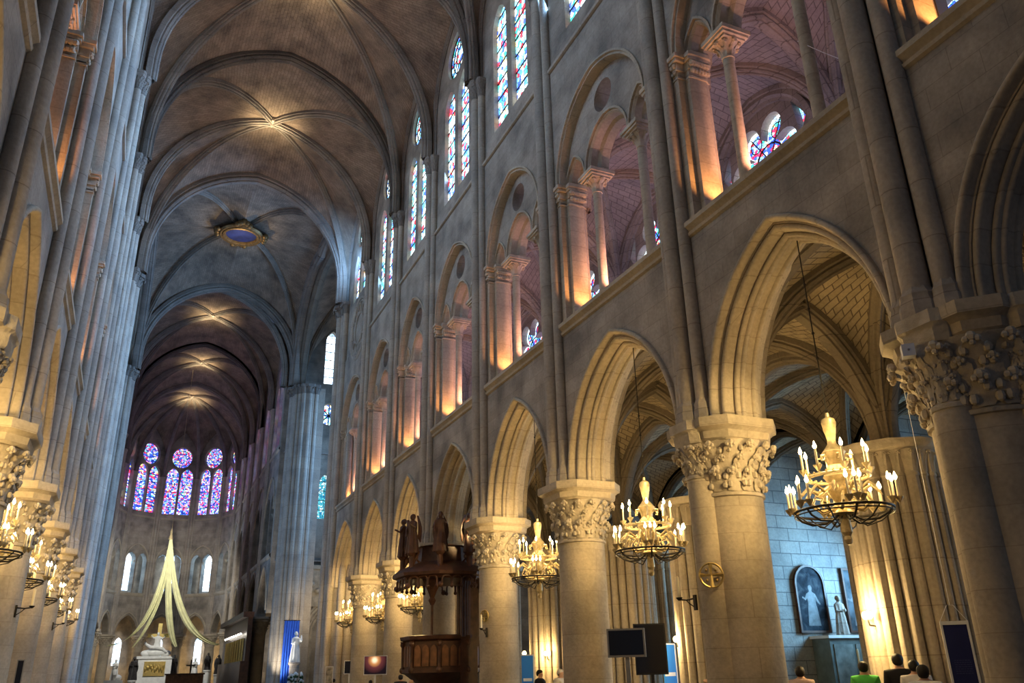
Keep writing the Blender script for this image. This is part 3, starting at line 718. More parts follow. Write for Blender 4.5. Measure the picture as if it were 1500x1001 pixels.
# gallery over the aisle
GX = 16.3
FG = Frame((GX, 0, 0), (1, 0, 0), (0, 1, 0)); gw = MB(); hs = []
def flower(tc, zc, s):
    pts = []
    for k in range(72):
        a = 2*PI*k/72; q = abs(math.cos(3*(a-PI/2+PI/6)))
        r = s*(.50+.55*q**.55); pts.append((tc+r*math.cos(a), zc+r*math.sin(a)))
    return pts
for k in range(0, 8):
    tc, B = (YR[k]+YR[k+1])/2, YR[k+1]-YR[k]
    fp = flower(tc, 16.55, 1.42); hs.append(fp); WIN[0] += 1
    g = MB(); g.add([FG(.3, t, z) for t, z in fp]+[FG(.3, tc, 16.55)], [(i, (i+1) % 72, 72) for i in range(72)])
    w = struct('window_%d' % WIN[0], g, 'glassf')
    eb = MB(); inn = flower(tc, 16.55, 1.42*.90); eb.add([FG(.29, t, z) for t, z in fp]+[FG(.29, t, z) for t, z in inn], [(i, (i+1) % 72, 72+(i+1) % 72, 72+i) for i in range(72)]); eb.build('pale_border', 'glassc', w)
    b = MB()
    for q in range(6):
        a = PI/2+q*PI/3+PI/6; b.tube([FG(.27, tc, 16.55), FG(.27, tc+1.38*math.cos(a), 16.55+1.38*math.sin(a))], .022, 4)
        cx_, cz_ = tc+.98*math.cos(a), 16.55+.98*math.sin(a); b.tube([FG(.27, t, z) for t, z in circle(cx_, cz_, .26, 12)+[(cx_+.26, cz_)]], .02, 4)
    b.tube([FG(.27, t, z) for t, z in circle(tc, 16.55, .60, 20)+[(tc+.60, 16.55)]], .03, 4); b.build('window_bars', 'iron', w)
    for s in (-1, 1):
        tri = [(tc+s*1.45, 17.75), (tc+s*1.95, 16.9), (tc+s*1.62, 16.35)]; hs.append(tri)
        MB().add([FG(.3, t, z) for t, z in tri], [(0, 1, 2)]).build('side_glass', 'glassf', w)
    arch_sweep(MB(), FG, tc, 16.2, 2.1, 2.1, [(.30, 0), (.30, -.22), (.16, -.24), (.10, -.12), (0, -.10), (0, 0)], 12).build('window_arch', 'gwall', w)
slab(gw, FG, [(YR[0], 10.6), (YR[8], 10.6), (YR[8], 20.2), (YR[0], 20.2)], hs, 0, .6); struct('wall_gallery', gw, 'gwall')
gf = MB(); gf.box(A0-.1, GX, YR[0]-.4, YR[8], 10.55, 10.9); struct('floor_gallery', gf, 'floor')
for k in range(0, 8):
    rt = vault_root(0, 0); mb = MB(); quad_vault(mb, rt, A0-.1, GX, YR[k], YR[k+1], 15.3, 18.75, 19.0, scale=.8, mat='gwall'); mb.build('vault_web', 'gvault', rt)
    for x, dx in ((GX, -.25),):
        MB().lathe([(.24, 10.9), (.24, 11.3), (.2, 11.4), (.2, 14.9), (.34, 15.2), (.34, 15.35)], (x+dx, YR[k], 0), 12).build('corner_shaft', 'gwall', rt)
# left side: aisle and gallery closed off behind the arcade
lw = MB(); lw.box(XL-7, XL-6.6, -2, YL[8], 0, 20.2); struct('wall_aisle_north', lw, 'wall')
lf = MB(); lf.box(XL-7, XL-1.2, -2, YL[8], 10.3, 10.9); lf.box(XL-7, XL-1.0, -2, YL[8], 20.2, 20.5); struct('floor_gallery_north', lf, 'gwall')
gw2 = MB(); gw2.box(A0-.4, GX+.6, -2, YR[8], 20.2, 20.5); struct('ceiling_gallery', gw2, 'gwall')

# lights standing in the galleries, aimed at the piers, and glow in the aisles
for k in range(1, 9):
    lamp('pier_uplight', (XR+.70, YR[k]-1.40, 11.3), P_UPLIGHT, ORANGE, 'SPOT', .06, (-.0, .5, 1), 95); lamp('pier_floodlight', (XR+.9, YR[k]-2.6, 11.4), P_UPLIGHT*2.2, (1, .45, .30), 'SPOT', .1, (-.05, .6, 1), 80)
    lamp('pier_uplight', (XL-.70, YL[k]-1.40, 11.3), P_UPLIGHT, ORANGE, 'SPOT', .06, (0, .5, 1), 95); lamp('pier_floodlight', (XL-.9, YL[k]-2.6, 11.4), P_UPLIGHT*2.5, (1, .42, .30), 'SPOT', .1, (.05, .6, 1), 80)
    if k < 8:
        lamp('gallery_light', (14.0, (YR[k]+YR[k+1])/2, 12.8), 130, (.62, .57, 1.0), size=.4)

# ------------------------------------------------------------------ choir and apse
YCH = [YX+1.5, 73.6, 80.0, 86.2, 92.6, 99.0]; XCR, XCL = 9.5, -2.9
FCR = Frame((XCR, 0, 0), (1, 0, 0), (0, 1, 0)); FCL = Frame((XCL, 0, 0), (-1, 0, 0), (0, 1, 0))
def plain_bay(F, t0, t1, wall, root, rail=1.0, glass='glassb', gap=None, ac=.62, sub=True, zsc=1.0, light=False):
    B = t1-t0; tc = (t0+t1)/2; a = B/2-ac; h = min(3.4, a*1.45)
    arc = [(tc+t, 6.6+z) for t, z in parch(a, h, .0, 10)]
    g0, g1, gs = 10.9, 14.4, B/2-.55
    r1 = (gs-.12)/2
    holes = []
    for s in (-1, 1):
        cx = tc+s*(r1+.09); holes.append([(cx-r1, g0), (cx+r1, g0)]+[(cx-t, g1+z) for t, z in parch(r1, r1*1.35, 0, 6)])
    hw = min(.92, (B-1.1)/4); ro = min(1.2, B/2-.75)
    hs = window(F, tc, 19.9, 24.4, hw, .22, hw*1.5, (26.75, ro, ro*1.08), glass, bar_step=.9, nplane=.35)
    slab(wall, F, [(t0, 6.4), (arc[0][0], 6.4)]+arc+[(arc[-1][0], 6.4), (t1, 6.4), (t1, 31.5), (t0, 31.5)], holes+hs, 0, .7)
    arch_sweep(MB(), F, tc, 6.6, a, h, [(.3, 0), (.3, -.08), (.2, -.1), (.15, .05), (.08, .0), (0, .1), (0, .7)], 10).build('arcade_arch', 'arch', root)
    s = MB(); ext(s, F, [(0, 10.5), (-.08, 10.6), (-.12, 10.75), (-.12, 10.88), (0, 10.9)], t0+.25, t1-.25)
    ext(s, F, [(0, 19.2), (-.1, 19.3), (-.1, 19.42), (0, 19.5)], t0+.25, t1-.25); s.build('string_course', 'arch', root)
    arch_sweep(MB(), F, tc, g1, gs, gs*1.25, [(.16, 0), (.16, -.1), (.05, -.12), (0, -.05), (0, 0)], 10).build('relieving_arch', 'arch', root)
    c = MB(); c.lathe([(.14, g0), (.09, g0+.2), (.09, g1-.35), (.2, g1-.1), (.2, g1)], F(.3, tc, 0), 10); c.build('gallery_colonnette', 'arch', root)
def choir_shaft(p, root, z0=6.4, r=.17, side=(1, 0)):
    mb = MB()
    for d in (-1, 0, 1):
        rr = r*(1.35 if d == 0 else .9); mb.lathe([(rr*1.5, z0), (rr*1.5, z0+.3), (rr, z0+.45), (rr, ZV-.5), (rr*1.5, ZV-.15), (rr*1.6, ZV)], (p[0]+d*.38*side[0], p[1]+d*.38*side[1], 0), 12)
    return mb.build('wall_shaft', 'shaft', root)
def choir_col(x, y, label):
    t = thing('stone_column', label, 'column', (x, y, 0), 0, 'choir columns'); t['kind'] = 'thing'
    col_base((x, y), .52).build('base', 'column', t); col_shaft((x, y, 0), .52, .7, 5.2).build('shaft', 'column', t)
    capital_mesh((x, y, 5.2), .51, .8, 9).build('capital', 'carved', t); abacus_mesh((x, y, 6.0), .85, .3, .42).build('abacus', 'carved', t)
for side, F in (('choir_right', FCR), ('choir_left', FCL)):
    root = bpy.data.objects.new('wall_'+side, None); COL.objects.link(root); root['kind'] = 'structure'; wall = MB()
    for k in range(5): plain_bay(F, YCH[k], YCH[k+1], wall, root)
    wall.build('masonry', 'wall', root)
    for k in range(1, 6):
        p = F(-.05, YCH[k], 0); choir_shaft(p, root, side=(0, 1))
        if k < 5: choir_col(F(.4, YCH[k], 0).x, YCH[k], 'column of the %s choir arcade, number %s from the crossing' % (('dark right' if side.endswith('ght') else 'hidden left'), ['', 'one', 'two', 'three', 'four'][k]))
AC = Vector(((XCR+XCL)/2, 99.0, 0)); AR = (XCR-XCL)/2
APX = [AC+Vector((AR*math.cos(PI*k/5), AR*math.sin(PI*k/5)*1.03, 0)) for k in range(6)]
root = bpy.data.objects.new('wall_apse', None); COL.objects.link(root); root['kind'] = 'structure'; wall = MB()
for k in range(5):
    p, q = APX[k], APX[k+1]; t = (q-p).normalized(); n = Vector((t.y, -t.x, 0)); mid = (p+q)/2-AC
    if n.dot(mid) < 0: n = -n
    L_ = (q-p).length; F = Frame(p, n, t)
    plain_bay(F, 0, L_, wall, root, ac=.62)
    if 0 < k: choir_shaft(p-(p-AC).normalized()*.1, root, side=(-(p-AC).normalized().y*.75, (p-AC).normalized().x*.75), r=.14)
wall.build('masonry', 'wall', root)
for k in range(0, 6):
    d = (APX[k]-AC).normalized(); p = APX[k]+d*.35
    choir_col(p.x, p.y, 'apse column standing %s' % ['at the right end of the curve', 'right of the stalls end, behind a dark statue', 'just right of the gold cross', 'just left of the gold cross', 'left of the altar behind the long drape', 'at the hidden left end of the curve'][k])
# choir vaults
cw = [(YCH[0]-1.2,)*2, (YCH[1],)*2, (YCH[2],)*2, (YCH[3],)*2, (YCH[4],)*2]
sexpartite(1, cw[0], cw[1], cw[2], XCR, XCL, 32.3, 32.6, P_BOSS*1.15); sexpartite(2, cw[2], cw[3], cw[4], XCR, XCL, 32.3, 32.6, P_BOSS*1.15)
rt = vault_root(0, 0); mb = MB(); AB = Vector((AC.x, 98.6, 32.7))
pts = [Vector((XCR-VI, YCH[4], ZV))]+[p+(AC-p).normalized()*.2+Vector((0, 0, ZV)) for p in APX]+[Vector((XCL+VI, YCH[4], ZV))]
rs_ = [arc3(p, AB, 14) for p in pts]
for r_ in rs_: rib(r_, RIBP, rt, scale=.85)
for i in range(len(pts)-1):
    K = (pts[i]+pts[i+1])/2; o = (K-AC); o.z = 0; K = K+o.normalized()*.25; K.z = 29.8
    f0, f1 = pts[i].copy(), pts[i+1].copy()
    fa, fb = arc3(f0, K, 10, 1.6), arc3(f1, K, 10, 1.6)
    web(mb, rs_[i], fa, 14, 5); web(mb, rs_[i+1], fb, 14, 5)
Kt = (pts[0]+pts[-1])/2; Kt.z = 32.3
for e in (0, -1): web(mb, arc3(pts[e], Kt, 14), rs_[e], 14, 5)
mb.build('vault_web', 'vault', rt); boss(AB, rt, .4); lamp('keystone_lamp', (AB.x, AB.y-.2, AB.z-2.0), P_BOSS*1.2, GOLD, 'SPOT', .12, (0, 0, 1), 160, blend=1.0)
# ambulatory beyond the apse arcade and bright gallery windows behind the openings
am = MB(); rows = [[(AC.x+13.5*math.cos(a), AC.y+12*math.sin(a), z) for a in [PI*k/20 for k in range(21)]] for z in (0, 20)]; am.grid(rows)
am.grid([[(AC.x+13.5*s, 99.0, z) for z in (0, 20)] for s in (1,)]+[[(AC.x+13.5, 66, z) for z in (0, 20)]]); am.grid([[(AC.x-13.5, 99, z) for z in (0, 20)], [(AC.x-13.5, 66, z) for z in (0, 20)]])
struct('wall_ambulatory', am, 'wall')
af = MB(); af.grid([[(AC.x+q*math.cos(a), AC.y+q*math.sin(a), 10.2) for a in [PI*k/20 for k in range(21)]] for q in (AR+.3, 13.5)]); af.box(XCR+.3, AC.x+13.5, 67, 99, 10.2, 10.3); af.box(AC.x-13.5, XCL-.3, 67, 99, 10.2, 10.3)
struct('floor_choir_gallery', af, 'gwall')
at = MB(); at.grid([[(AC.x+q*math.cos(a), AC.y+q*math.sin(a), 18.9) for a in [PI*k/20 for k in range(21)]] for q in (AR+.3, 13.5)]); at.box(XCR+.3, AC.x+13.5, 67, 99, 18.9, 19); at.box(AC.x-13.5, XCL-.3, 67, 99, 18.9, 19)
struct('ceiling_choir_gallery', at, 'gwall')
for k in range(7):
    a = PI*(k+.9)/7.9; d = Vector((math.cos(a), math.sin(a), 0)); t = Vector((-d.y, d.x, 0)); p = AC+d*11.2
    F = Frame(p, d, t); WIN[0] += 1; g = MB(); lp = [(-.55, 11.6), (.55, 11.6)]+[(-u, 15.4+z) for u, z in parch(.55, .8, 0, 5)]
    g.add([F(0, u, z) for u, z in lp], [tuple(range(len(lp)))]); struct('window_%d' % WIN[0], g, 'glassc')
    WIN[0] += 1; g = MB(); lp = [(-.42, 3.4), (.42, 3.4)]+[(-u, 5.7+z) for u, z in parch(.42, .7, 0, 5)]
    g.add([F(0, u, z) for u, z in lp], [tuple(range(len(lp)))]); struct('window_%d' % WIN[0], g, 'glassc')
    lamp('daylight', tuple(AC+d*10.4+Vector((0, 0, 14))), 140, (.3, .6, 1.0), 'AREA', 1.6, tuple(-d))
lamp('ambulatory_light', tuple(AC+Vector((5.5, 8.2, 3.5))), 260, WARM, size=.3); lamp('ambulatory_light', tuple(AC+Vector((-6.5, 7.6, 3.5))), 260, WARM, size=.3); lamp('ambulatory_light', tuple(AC+Vector((1.2, 9.8, 3.5))), 140, WARM, size=.3)
lamp('sanctuary_light', (AC.x-1.0, 79, 13.5), 6000, (1, .97, .88), 'SPOT', .2, (0, 1, -.34), 76)
lamp('sanctuary_light', (AC.x, 94, 15.5), 350, (.7, .88, 1), size=.6)

# ------------------------------------------------------------------ chandeliers
def make_chandelier(loc, label, hang):
    t = thing('chandelier', label, 'chandelier', (0, 0, 0), 0, 'candle chandeliers hanging in the arcade arches')
    b = lambda mb, n, m, p=t: mb.build(n, m, p, local=True)
    b(MB().lathe([(.02, 0), (.05, .02), (.07, .08), (.05, .14), (.09, .2), (.08, .42), (.13, .48), (.2, .52), (.12, .58), (.1, .7), (.16, .8), (.2, .95), (.17, 1.05), (.24, 1.15), (.2, 1.25), (.13, 1.35), (.16, 1.5), (.2, 1.58), (.12, 1.68), (.075, 1.74), (.07, 1.8), (.105, 1.98), (.125, 2.12), (.11, 2.18), (.04, 2.22), (.03, 2.3)], (0, 0, 0), 16), 'stem', 'bronze')
    rg = MB()
    for r, z, th in ((.80, .56, .022), (.80, .50, .012)): rg.tube([(r*math.cos(2*PI*k/36), r*math.sin(2*PI*k/36), z) for k in range(37)], th, 6)
    for k in range(6):
        a = 2*PI*k/6; rg.tube([(q*math.cos(a), q*math.sin(a), z) for q, z in ((.1, .5), (.3, .38), (.55, .38), (.72, .46), (.80, .56))], .02, 6)
        rg.tube([(q*math.cos(a+.5), q*math.sin(a+.5), z) for q, z in ((.12, .46), (.35, .30), (.6, .38), (.80, .54))], .013, 5)
    b(rg, 'lower_ring', 'iron')
    ug = MB(); ug.tube([(.52*math.cos(2*PI*k/28), .52*math.sin(2*PI*k/28), 1.14) for k in range(29)], .03, 6)
    for k in range(28): ug.ball((.52*math.cos(2*PI*k/28), .52*math.sin(2*PI*k/28), 1.18), .022, 5, 4)
    b(ug, 'upper_ring', 'bronze')
    sw = MB()
    for k in range(10):
        a = 2*PI*k/10
        sw.tube([(q*math.cos(a+w), q*math.sin(a+w), z) for q, z, w in ((.14, .62, 0), (.34, .56, .1), (.5, .68, .2), (.44, .82, .25), (.32, .78, .2), (.36, .7, .15))], [.03, .03, .025, .02, .018, .012], 6)
        sw.tube([(q*math.cos(a), q*math.sin(a), z) for q, z in ((.15, 1.0), (.36, .88), (.52, .98), (.62, .88), (.68, .80))], [.03, .035, .03, .03, .005], 6)
    for k in range(6):
        a = 2*PI*k/6; sw.tube([(q*math.cos(a), q*math.sin(a), z) for q, z in ((.12, 1.42), (.2, 1.52), (.3, 1.5), (.3, 1.42), (.25, 1.43))], .018, 5)
    b(sw, 'scroll_leaves', 'bronze')
    first = None
    def arm(a, r, z, dz, scale=1.0):
        nonlocal first
        if first is None:
            pan = MB(); pan.lathe([(.015, -.06), (.03, -.03), (.07, .03), (.075, .05), (.03, .05), (.02, .06)], (0, 0, 0), 10)
            p = b(pan, 'candle_cup', 'bronze')
            c = MB().lathe([(.021, .05), (.019, .33)], (0, 0, 0), 8).build('candle', 'wax', p, local=True)
            MB().lathe([(.006, .325), (.026, .35), (.032, .38), (.02, .42), (.003, .47)], (0, 0, 0), 8).build('flame', 'flame', p, local=True)
            first = p
        else: p = copy_tree(first, t)
        p.location = (r*math.cos(a), r*math.sin(a), z)
    for k in range(8): arm(2*PI*(k+.3)/8, .56, 1.24, 0)
    for k in range(6):
        for d in (-.13, 0, .13):
            arm(2*PI*k/6+d, .83+(.08 if d == 0 else 0), .64, 0)
    ch = MB(); ch.tube([(0, 0, 2.28), (0, 0, hang)], .012, 6)
    for k in range(6): ch.ball((0, 0, 2.34+.5*k), .03, 6, 4)
    b(ch, 'suspension_rod', 'iron')
    lamp('chandelier_light', (0, 0, 1.62), P_CHAND, WARM, size=.34, parent=t)
    lamp('chandelier_light', (0, 0, .75), P_CHAND*.35, WARM, size=.3, parent=t)
    t.location = loc; return t
CZ = 3.62
ch0 = make_chandelier((XR+.66, (YR[1]+YR[2])/2, CZ), 'largest hanging candle chandelier, before the blue lit chapel', 6.0)
def dup_ch(loc, label):
    o = copy_tree(ch0); o.location = loc; o['label'] = label; return o
dup_ch((XR+.66, (YR[2]+YR[3])/2, CZ+.12), 'second candle chandelier from the right, between two big columns')
dup_ch((XR+.66, (YR[3]+YR[4])/2, CZ+.12), 'third candle chandelier from the right, right of the pulpit column')
dup_ch((XR+.66, (YR[5]+YR[6])/2, CZ+.10), 'candle chandelier directly left of the pulpit under its canopy')
dup_ch((XR+.66, (YR[6]+YR[7])/2, CZ+.05), 'candle chandelier between the two farthest round columns at right')
dup_ch((XR+.66, (YR[7]+YR[8])/2, CZ+.20), 'smallest candle chandelier, farthest along the right arcade')
LCH = ['largest candle chandelier at the left edge beside the big column', 'second candle chandelier along the left columns', 'third candle chandelier along the left columns', 'fourth candle chandelier along the left columns', 'farthest candle chandelier of the left columns']
for k, lb in enumerate(LCH): dup_ch((XL-.62, (YL[3+k]+YL[4+k])/2, CZ+.22), lb)
lamp('chandelier_light', (XL-.4, (YL[1]+YL[2])/2, 5.2), P_CHAND, WARM, size=.3); lamp('chandelier_light', (XL-.4, (YL[2]+YL[3])/2, 5.2), P_CHAND, WARM, size=.3)

# ------------------------------------------------------------------ wall lamps on the aisle pillars, candle brackets and crosses on the columns
def wall_lamp(p, label, d=(-1, 0, 0), power=None):
    t = thing('wall_lamp', label, 'lamp', tuple(p), 0, 'glowing lamps on the aisle pillars'); d = Vector(d).normalized()
    MB().tube([p-d*.10, p-d*.02+Vector((0, 0, -.12)), p+d*.16+Vector((0, 0, -.10)), p+d*.18], .02, 6).build('bracket', 'iron', t)
    g = MB()
    for s in (-.07, .07): g.ball(p+d*.18+Vector((d.y*s, -d.x*s, .10)), .065, 10, 8, (1, 1, 1.3))
    o = g.build('lamp_globe', glow('lamp_globe', (1, .70, .32), 24), t)
    lamp('wall_lamp_light', tuple(p+d*.42+Vector((0, 0, .15))), power or P_SCONCE, WARM, size=.12)
wall_lamp(Vector((14.56, 13.72, 2.62)), 'bright wall lamp on the large clustered aisle pillar behind the visitors', (-1, .1, 0), P_SCONCE*1.5)
wall_lamp(Vector((14.28, 20.42, 2.42)), 'bright wall lamp on the aisle pillar behind the dark screens', (-.9, .2, 0), P_SCONCE*1.4)
wall_lamp(Vector((15.05, 30.45, 2.30)), 'right one of the two small bright lamps below the third chandelier', (-.75, -.6, 0))
wall_lamp(Vector((14.78, 31.75, 2.35)), 'left one of the two small bright lamps below the third chandelier', (-.95, .2, 0))
def candle_bracket(p, d, label):
    t = thing('candle_bracket', label, 'candle holder', tuple(p), 0, 'single candles on iron brackets'); d = Vector(d).normalized(); u = Vector((0, 0, 1))
    mb = MB(); mb.tube([p, p+d*.2-u*.02, p+d*.36], .016, 6); mb.tube([p-u*.18, p+d*.12-u*.10, p+d*.22-u*.01], .012, 6); mb.box(-.02, .02, -.04, .04, -.22, .06, Matrix.Translation(p))
    mb.lathe([(.02, -.02), (.06, .02), (.065, .04), (.03, .04)], p+d*.36, 10); mb.build('iron_arm', 'iron', t)
    MB().lathe([(.032, .03), (.030, .42), (.006, .44)], p+d*.36, 10).build('candle', 'wax', t)
candle_bracket(Vector((XR-.33, YR[2]+.18, 3.0)), (-.35, .95, 0), 'unlit candle on iron bracket left of the big clustered pier')
candle_bracket(Vector((RX-.55, YR[4]-.32, 3.0)), (-.75, -.65, 0), 'unlit candle on bracket beside the right end of the pulpit')
candle_bracket(Vector((LX+.55, YL[4]-.28, 3.45)), (.9, -.35, 0), 'upper unlit candle on bracket among the left columns')
candle_bracket(Vector((LX+.55, YL[6]-.28, 3.75)), (.9, -.35, 0), 'lower unlit candle on bracket farther along the left columns')
def cross_disc(p, d, label, r=.2):
    t = thing('cross_disc', label, 'ornament', tuple(p), 0, 'round cross ornaments on columns'); d = Vector(d).normalized(); s = Vector((-d.y, d.x, 0)); u = Vector((0, 0, 1))
    mb = MB(); mb.tube([p+s*r*math.cos(2*PI*k/24)+u*r*math.sin(2*PI*k/24) for k in range(25)], .022, 6)
    for k in range(4):
        a = PI*k/2; e = p+s*r*math.cos(a)+u*r*math.sin(a); mb.tube([p, p.lerp(e, .5), e], [.02, .03, .05], 5)
        a += PI/4; mb.ball(p+s*r*.6*math.cos(a)+u*r*.6*math.sin(a), .03, 6, 4)
    mb.build('cross_wheel', 'brass', t)
cross_disc(Vector((XR-.25, YR[2]-.30, 3.38)), (-.45, -.9, 0), 'round brass cross ornament on the shaft beside the big clustered pier', .22)
cross_disc(Vector((RX-.60, YR[4]-.28, 3.42)), (-.9, -.42, 0), 'small round cross ornament on the column next to the pulpit', .16)

# ------------------------------------------------------------------ figures in stone and bronze
def robed(mb, h, arms=(), turn=0.0, lean=0.0, seated=False, folds=9):
    fl_ = lambda a: .10*math.sin(folds*a+1.3)+.05*math.sin(4*a)
    Z = [(0, .17), (.06, .165), (.25, .145), (.45, .125), (.56, .105), (.64, .115), (.73, .125), (.79, .12), (.825, .08), (.845, .045), (.87, .04)]
    rows = []
    for z, r in Z:
        f = 1 if z < .7 else .35
        rows.append([(lean*h*max(0, z-.2)*.3+h*r*1.15*(1+f*fl_(a))*math.cos(a), h*r*.8*(1+f*fl_(a))*math.sin(a), h*z) for a in [2*PI*k/28 for k in range(28)]])
    mb.grid(rows, close_u=True); lx = lean*h*.2
    mb.ball((lx, -.01*h, h*.925), h*.066, 12, 10, (.86, 1.0, 1.2)); mb.ball((lx, -.068*h, h*.915), h*.012, 6, 4)
    mb.ball((lx, .018*h, h*.945), h*.068, 12, 8, (.95, 1.0, 1.1))
    for pts in arms:
        mb.tube([(x*h+(lx if z > .6 else lx*.6), y*h, z*h) for x, y, z in pts], [h*.042]+[h*.036]*(len(pts)-2)+[h*.022], 8)
        x, y, z = pts[-1]; mb.ball((x*h, y*h, z*h), h*.026, 7, 5)
    return mb
def wings(mb, h):
    for s in (-1, 1):
        rows = []
        for i in range(8):
            u = i/7; rows.append([(s*h*(.05+.16*math.sin(u*2.4)*(.4+.6*v)), h*(.09+.03*v), h*(.98-.58*u-.12*v*u)) for v in (0, .33, .66, 1)])
        mb.grid(rows); rows2 = [[(x, y+.03*h, z) for x, y, z in r] for r in rows]; mb.grid(rows2)
        mb.grid([[r[0] for r in rows], [r[0] for r in rows2]]); mb.grid([[r[-1] for r in rows], [r[-1] for r in rows2]])
def statue(name, label, loc, h, mat, rotz=0, arms=None, wing=False, ped=None, pedmat='marble', cat='statue', pedr=.3, group=None):
    t = thing(name, label, cat, loc, rotz, group)
    mb = MB(); robed(mb, h, arms or [((-.11, 0, .78), (-.15, -.05, .62), (-.04, -.14, .60)), ((.11, 0, .78), (.16, -.04, .62), (.04, -.14, .64))])
    mb.build('figure', mat, t, local=True)
    if wing: w = MB(); wings(w, h); w.build('wings', mat, t, local=True)
    if ped:
        MB().lathe([(pedr*1.3, -ped), (pedr*1.3, -ped+.12), (pedr, -ped+.2), (pedr*.9, -ped*.5), (pedr, -.2), (pedr*1.25, -.12), (pedr*1.25, 0)], (0, 0, 0), 12).build('pedestal', pedmat, t, local=True)
    return t

# ------------------------------------------------------------------ pulpit
PX, PY = 10.0, 28.6
pu = thing('pulpit', 'dark carved wooden pulpit with canopy topped by angels, between the columns', 'pulpit', (PX, PY, 0))
def ngon(r, n=8, ph=PI/8, c=(PX, PY)): return [(c[0]+r*math.cos(2*PI*k/n+ph), c[1]+r*math.sin(2*PI*k/n+ph)) for k in range(n)]
def loft(mb, prof, n=8, ph=PI/8, c=(PX, PY)):
    return mb.lathe([(r, z) for r, z in prof], (c[0], c[1], 0), n, ph=ph)
loft(MB(), [(.55, 0), (.55, .2), (.35, .35), (.3, .9), (.5, 1.2), (.9, 1.5), (1.25, 1.75), (1.38, 1.8), (1.38, 1.92)]).build('foot', 'wood', pu)
loft(MB(), [(1.28, 1.92), (1.28, 2.78), (1.42, 2.84), (1.45, 2.95), (1.30, 2.98), (1.2, 2.95), (1.2, 2.0)]).build('balustrade', 'wood', pu)
for k in range(8):
    a = 2*PI*k/8+PI/4; d = Vector((math.cos(a), math.sin(a), 0)); s = Vector((-d.y, d.x, 0)); F = Frame(Vector((PX, PY, 0))+d*1.2, d, s); mb = MB()
    for j in (-1, 0, 1):
        lp = [(j*.30-.115, 2.0), (j*.30+.115, 2.0)]+[(j*.30-t, 2.5+z) for t, z in parch(.115, .16, 0, 4)]
        mb.prism(lp, -.02, .025, lambda t, z, n, F=F: F(n, t, z))
    mb.build('arched_panel', 'woodlit', pu)
    cs = MB(); q = Vector((PX+1.33*math.cos(2*PI*k/8+PI/8), PY+1.33*math.sin(2*PI*k/8+PI/8), 0))
    cs.lathe([(.07, 1.9), (.05, 2.0), (.05, 2.65), (.1, 2.8)], q, 8); cs.ball(q+Vector((0, 0, 2.7)), .1, 6, 5); cs.ball(q+Vector((0, 0, 1.88)), .11, 6, 5); cs.build('corner_post', 'wood', pu)
bk = MB()
for k in range(9):
    a = math.radians(-38+76*k/8); c = (PX+1.15*math.cos(a), PY-.1+1.25*math.sin(a), 0)
    bk.box(c[0]-.05, c[0]+.05, c[1]-.155, c[1]+.155, 2.6, 4.9); bk.lathe([(.07, 2.9), (.05, 3.0), (.05, 4.5), (.09, 4.7)], (c[0]-.06, c[1]-.15, 0), 8)
for k in range(6):
    a = math.radians(-75+30*k/5-10); c = (PX+.95*math.cos(a)+.25, PY-.25+1.0*math.sin(a), 0)
    bk.box(c[0]-.10, c[0]+.10, c[1]-.05, c[1]+.05, 1.0, 4.9); bk.lathe([(.06, 2.9), (.045, 3.0), (.045, 4.5), (.08, 4.7)], (c[0]-.08, c[1]-.06, 0), 8)
bk.build('back_panel', 'wood', pu)
post = MB(); post.tube([(PX-.55, PY-.55, 2.9), (PX-.55, PY-.55, 4.3)], .045, 8); post.lathe([(.06, 3.95), (.14, 4.1), (.08, 4.2), (.16, 4.4), (.42, 4.9)], (PX-.55, PY-.55, 0), 8); post.build('canopy_post', 'wood', pu)
cn = MB(); loft(cn, [(1.1, 4.82), (1.55, 4.78), (1.62, 4.86), (1.75, 4.9), (1.78, 5.0), (1.72, 5.06), (1.62, 5.14), (1.3, 5.3), (1.0, 5.42), (.95, 5.9), (1.02, 5.95), (.3, 6.1)])
for k in range(8):
    a = 2*PI*k/8+PI/4; d = Vector((math.cos(a), math.sin(a), 0)); s = Vector((-d.y, d.x, 0)); F = Frame(Vector((PX, PY, 0))+d*1.5, d, s)
    for j in (-1, 0, 1):
        cn.tube([F(0, j*.36+t, 4.72-.0+z) for t, z in parch(.17, .12, 0, 4, .16)], .035, 5); cn.ball(F(0, j*.36+.18, 4.52), .07, 6, 5)
    cn.ball(F(.0, -.58, 4.56), .10, 7, 5)
    cn.tube([F(-.05, -.62, 5.1), F(-.25, -.5, 5.35), F(-.45, -.4, 5.75)], [.06, .05, .03], 6)
cn.build('canopy', 'wood', pu)
for k in range(8):
    a = 2*PI*k/8+PI/8; c = (PX+1.42*math.cos(a), PY+1.42*math.sin(a), 0); mb = MB()
    mb.lathe([(.13, 5.1), (.10, 5.2), (.10, 5.55), (.17, 5.62), (.19, 5.68)], c, 8)
    e = Vector((PX+1.05*math.cos(a), PY+1.05*math.sin(a), 0))
    mb.tube([(c[0], c[1], 5.2), tuple(e.lerp(Vector(c), .5)+Vector((0, 0, 5.5))), tuple(e+Vector((0, 0, 5.35)))], .04, 6); mb.ball(tuple(e.lerp(Vector(c), .55)+Vector((0, 0, 5.55))), .10, 7, 5)
    mb.build('canopy_finial', 'wood', pu)
    if k in (3, 4, 5, 6):
        fg = MB(); robed(fg, 1.35, [((-.11, 0, .78), (-.17, -.05, .60), (-.12, -.10, .45)), ((.11, 0, .78), (.17, -.08, .64), (.15, -.2, .70))]); wings(fg, 1.35)
        R = Matrix.Translation((c[0], c[1], 5.66)) @ Matrix.Rotation(a+PI/2, 4, 'Z')
        fg.v = [tuple(R @ Vector(v)) for v in fg.v]; fg.build('angel_figure', 'wood', pu)

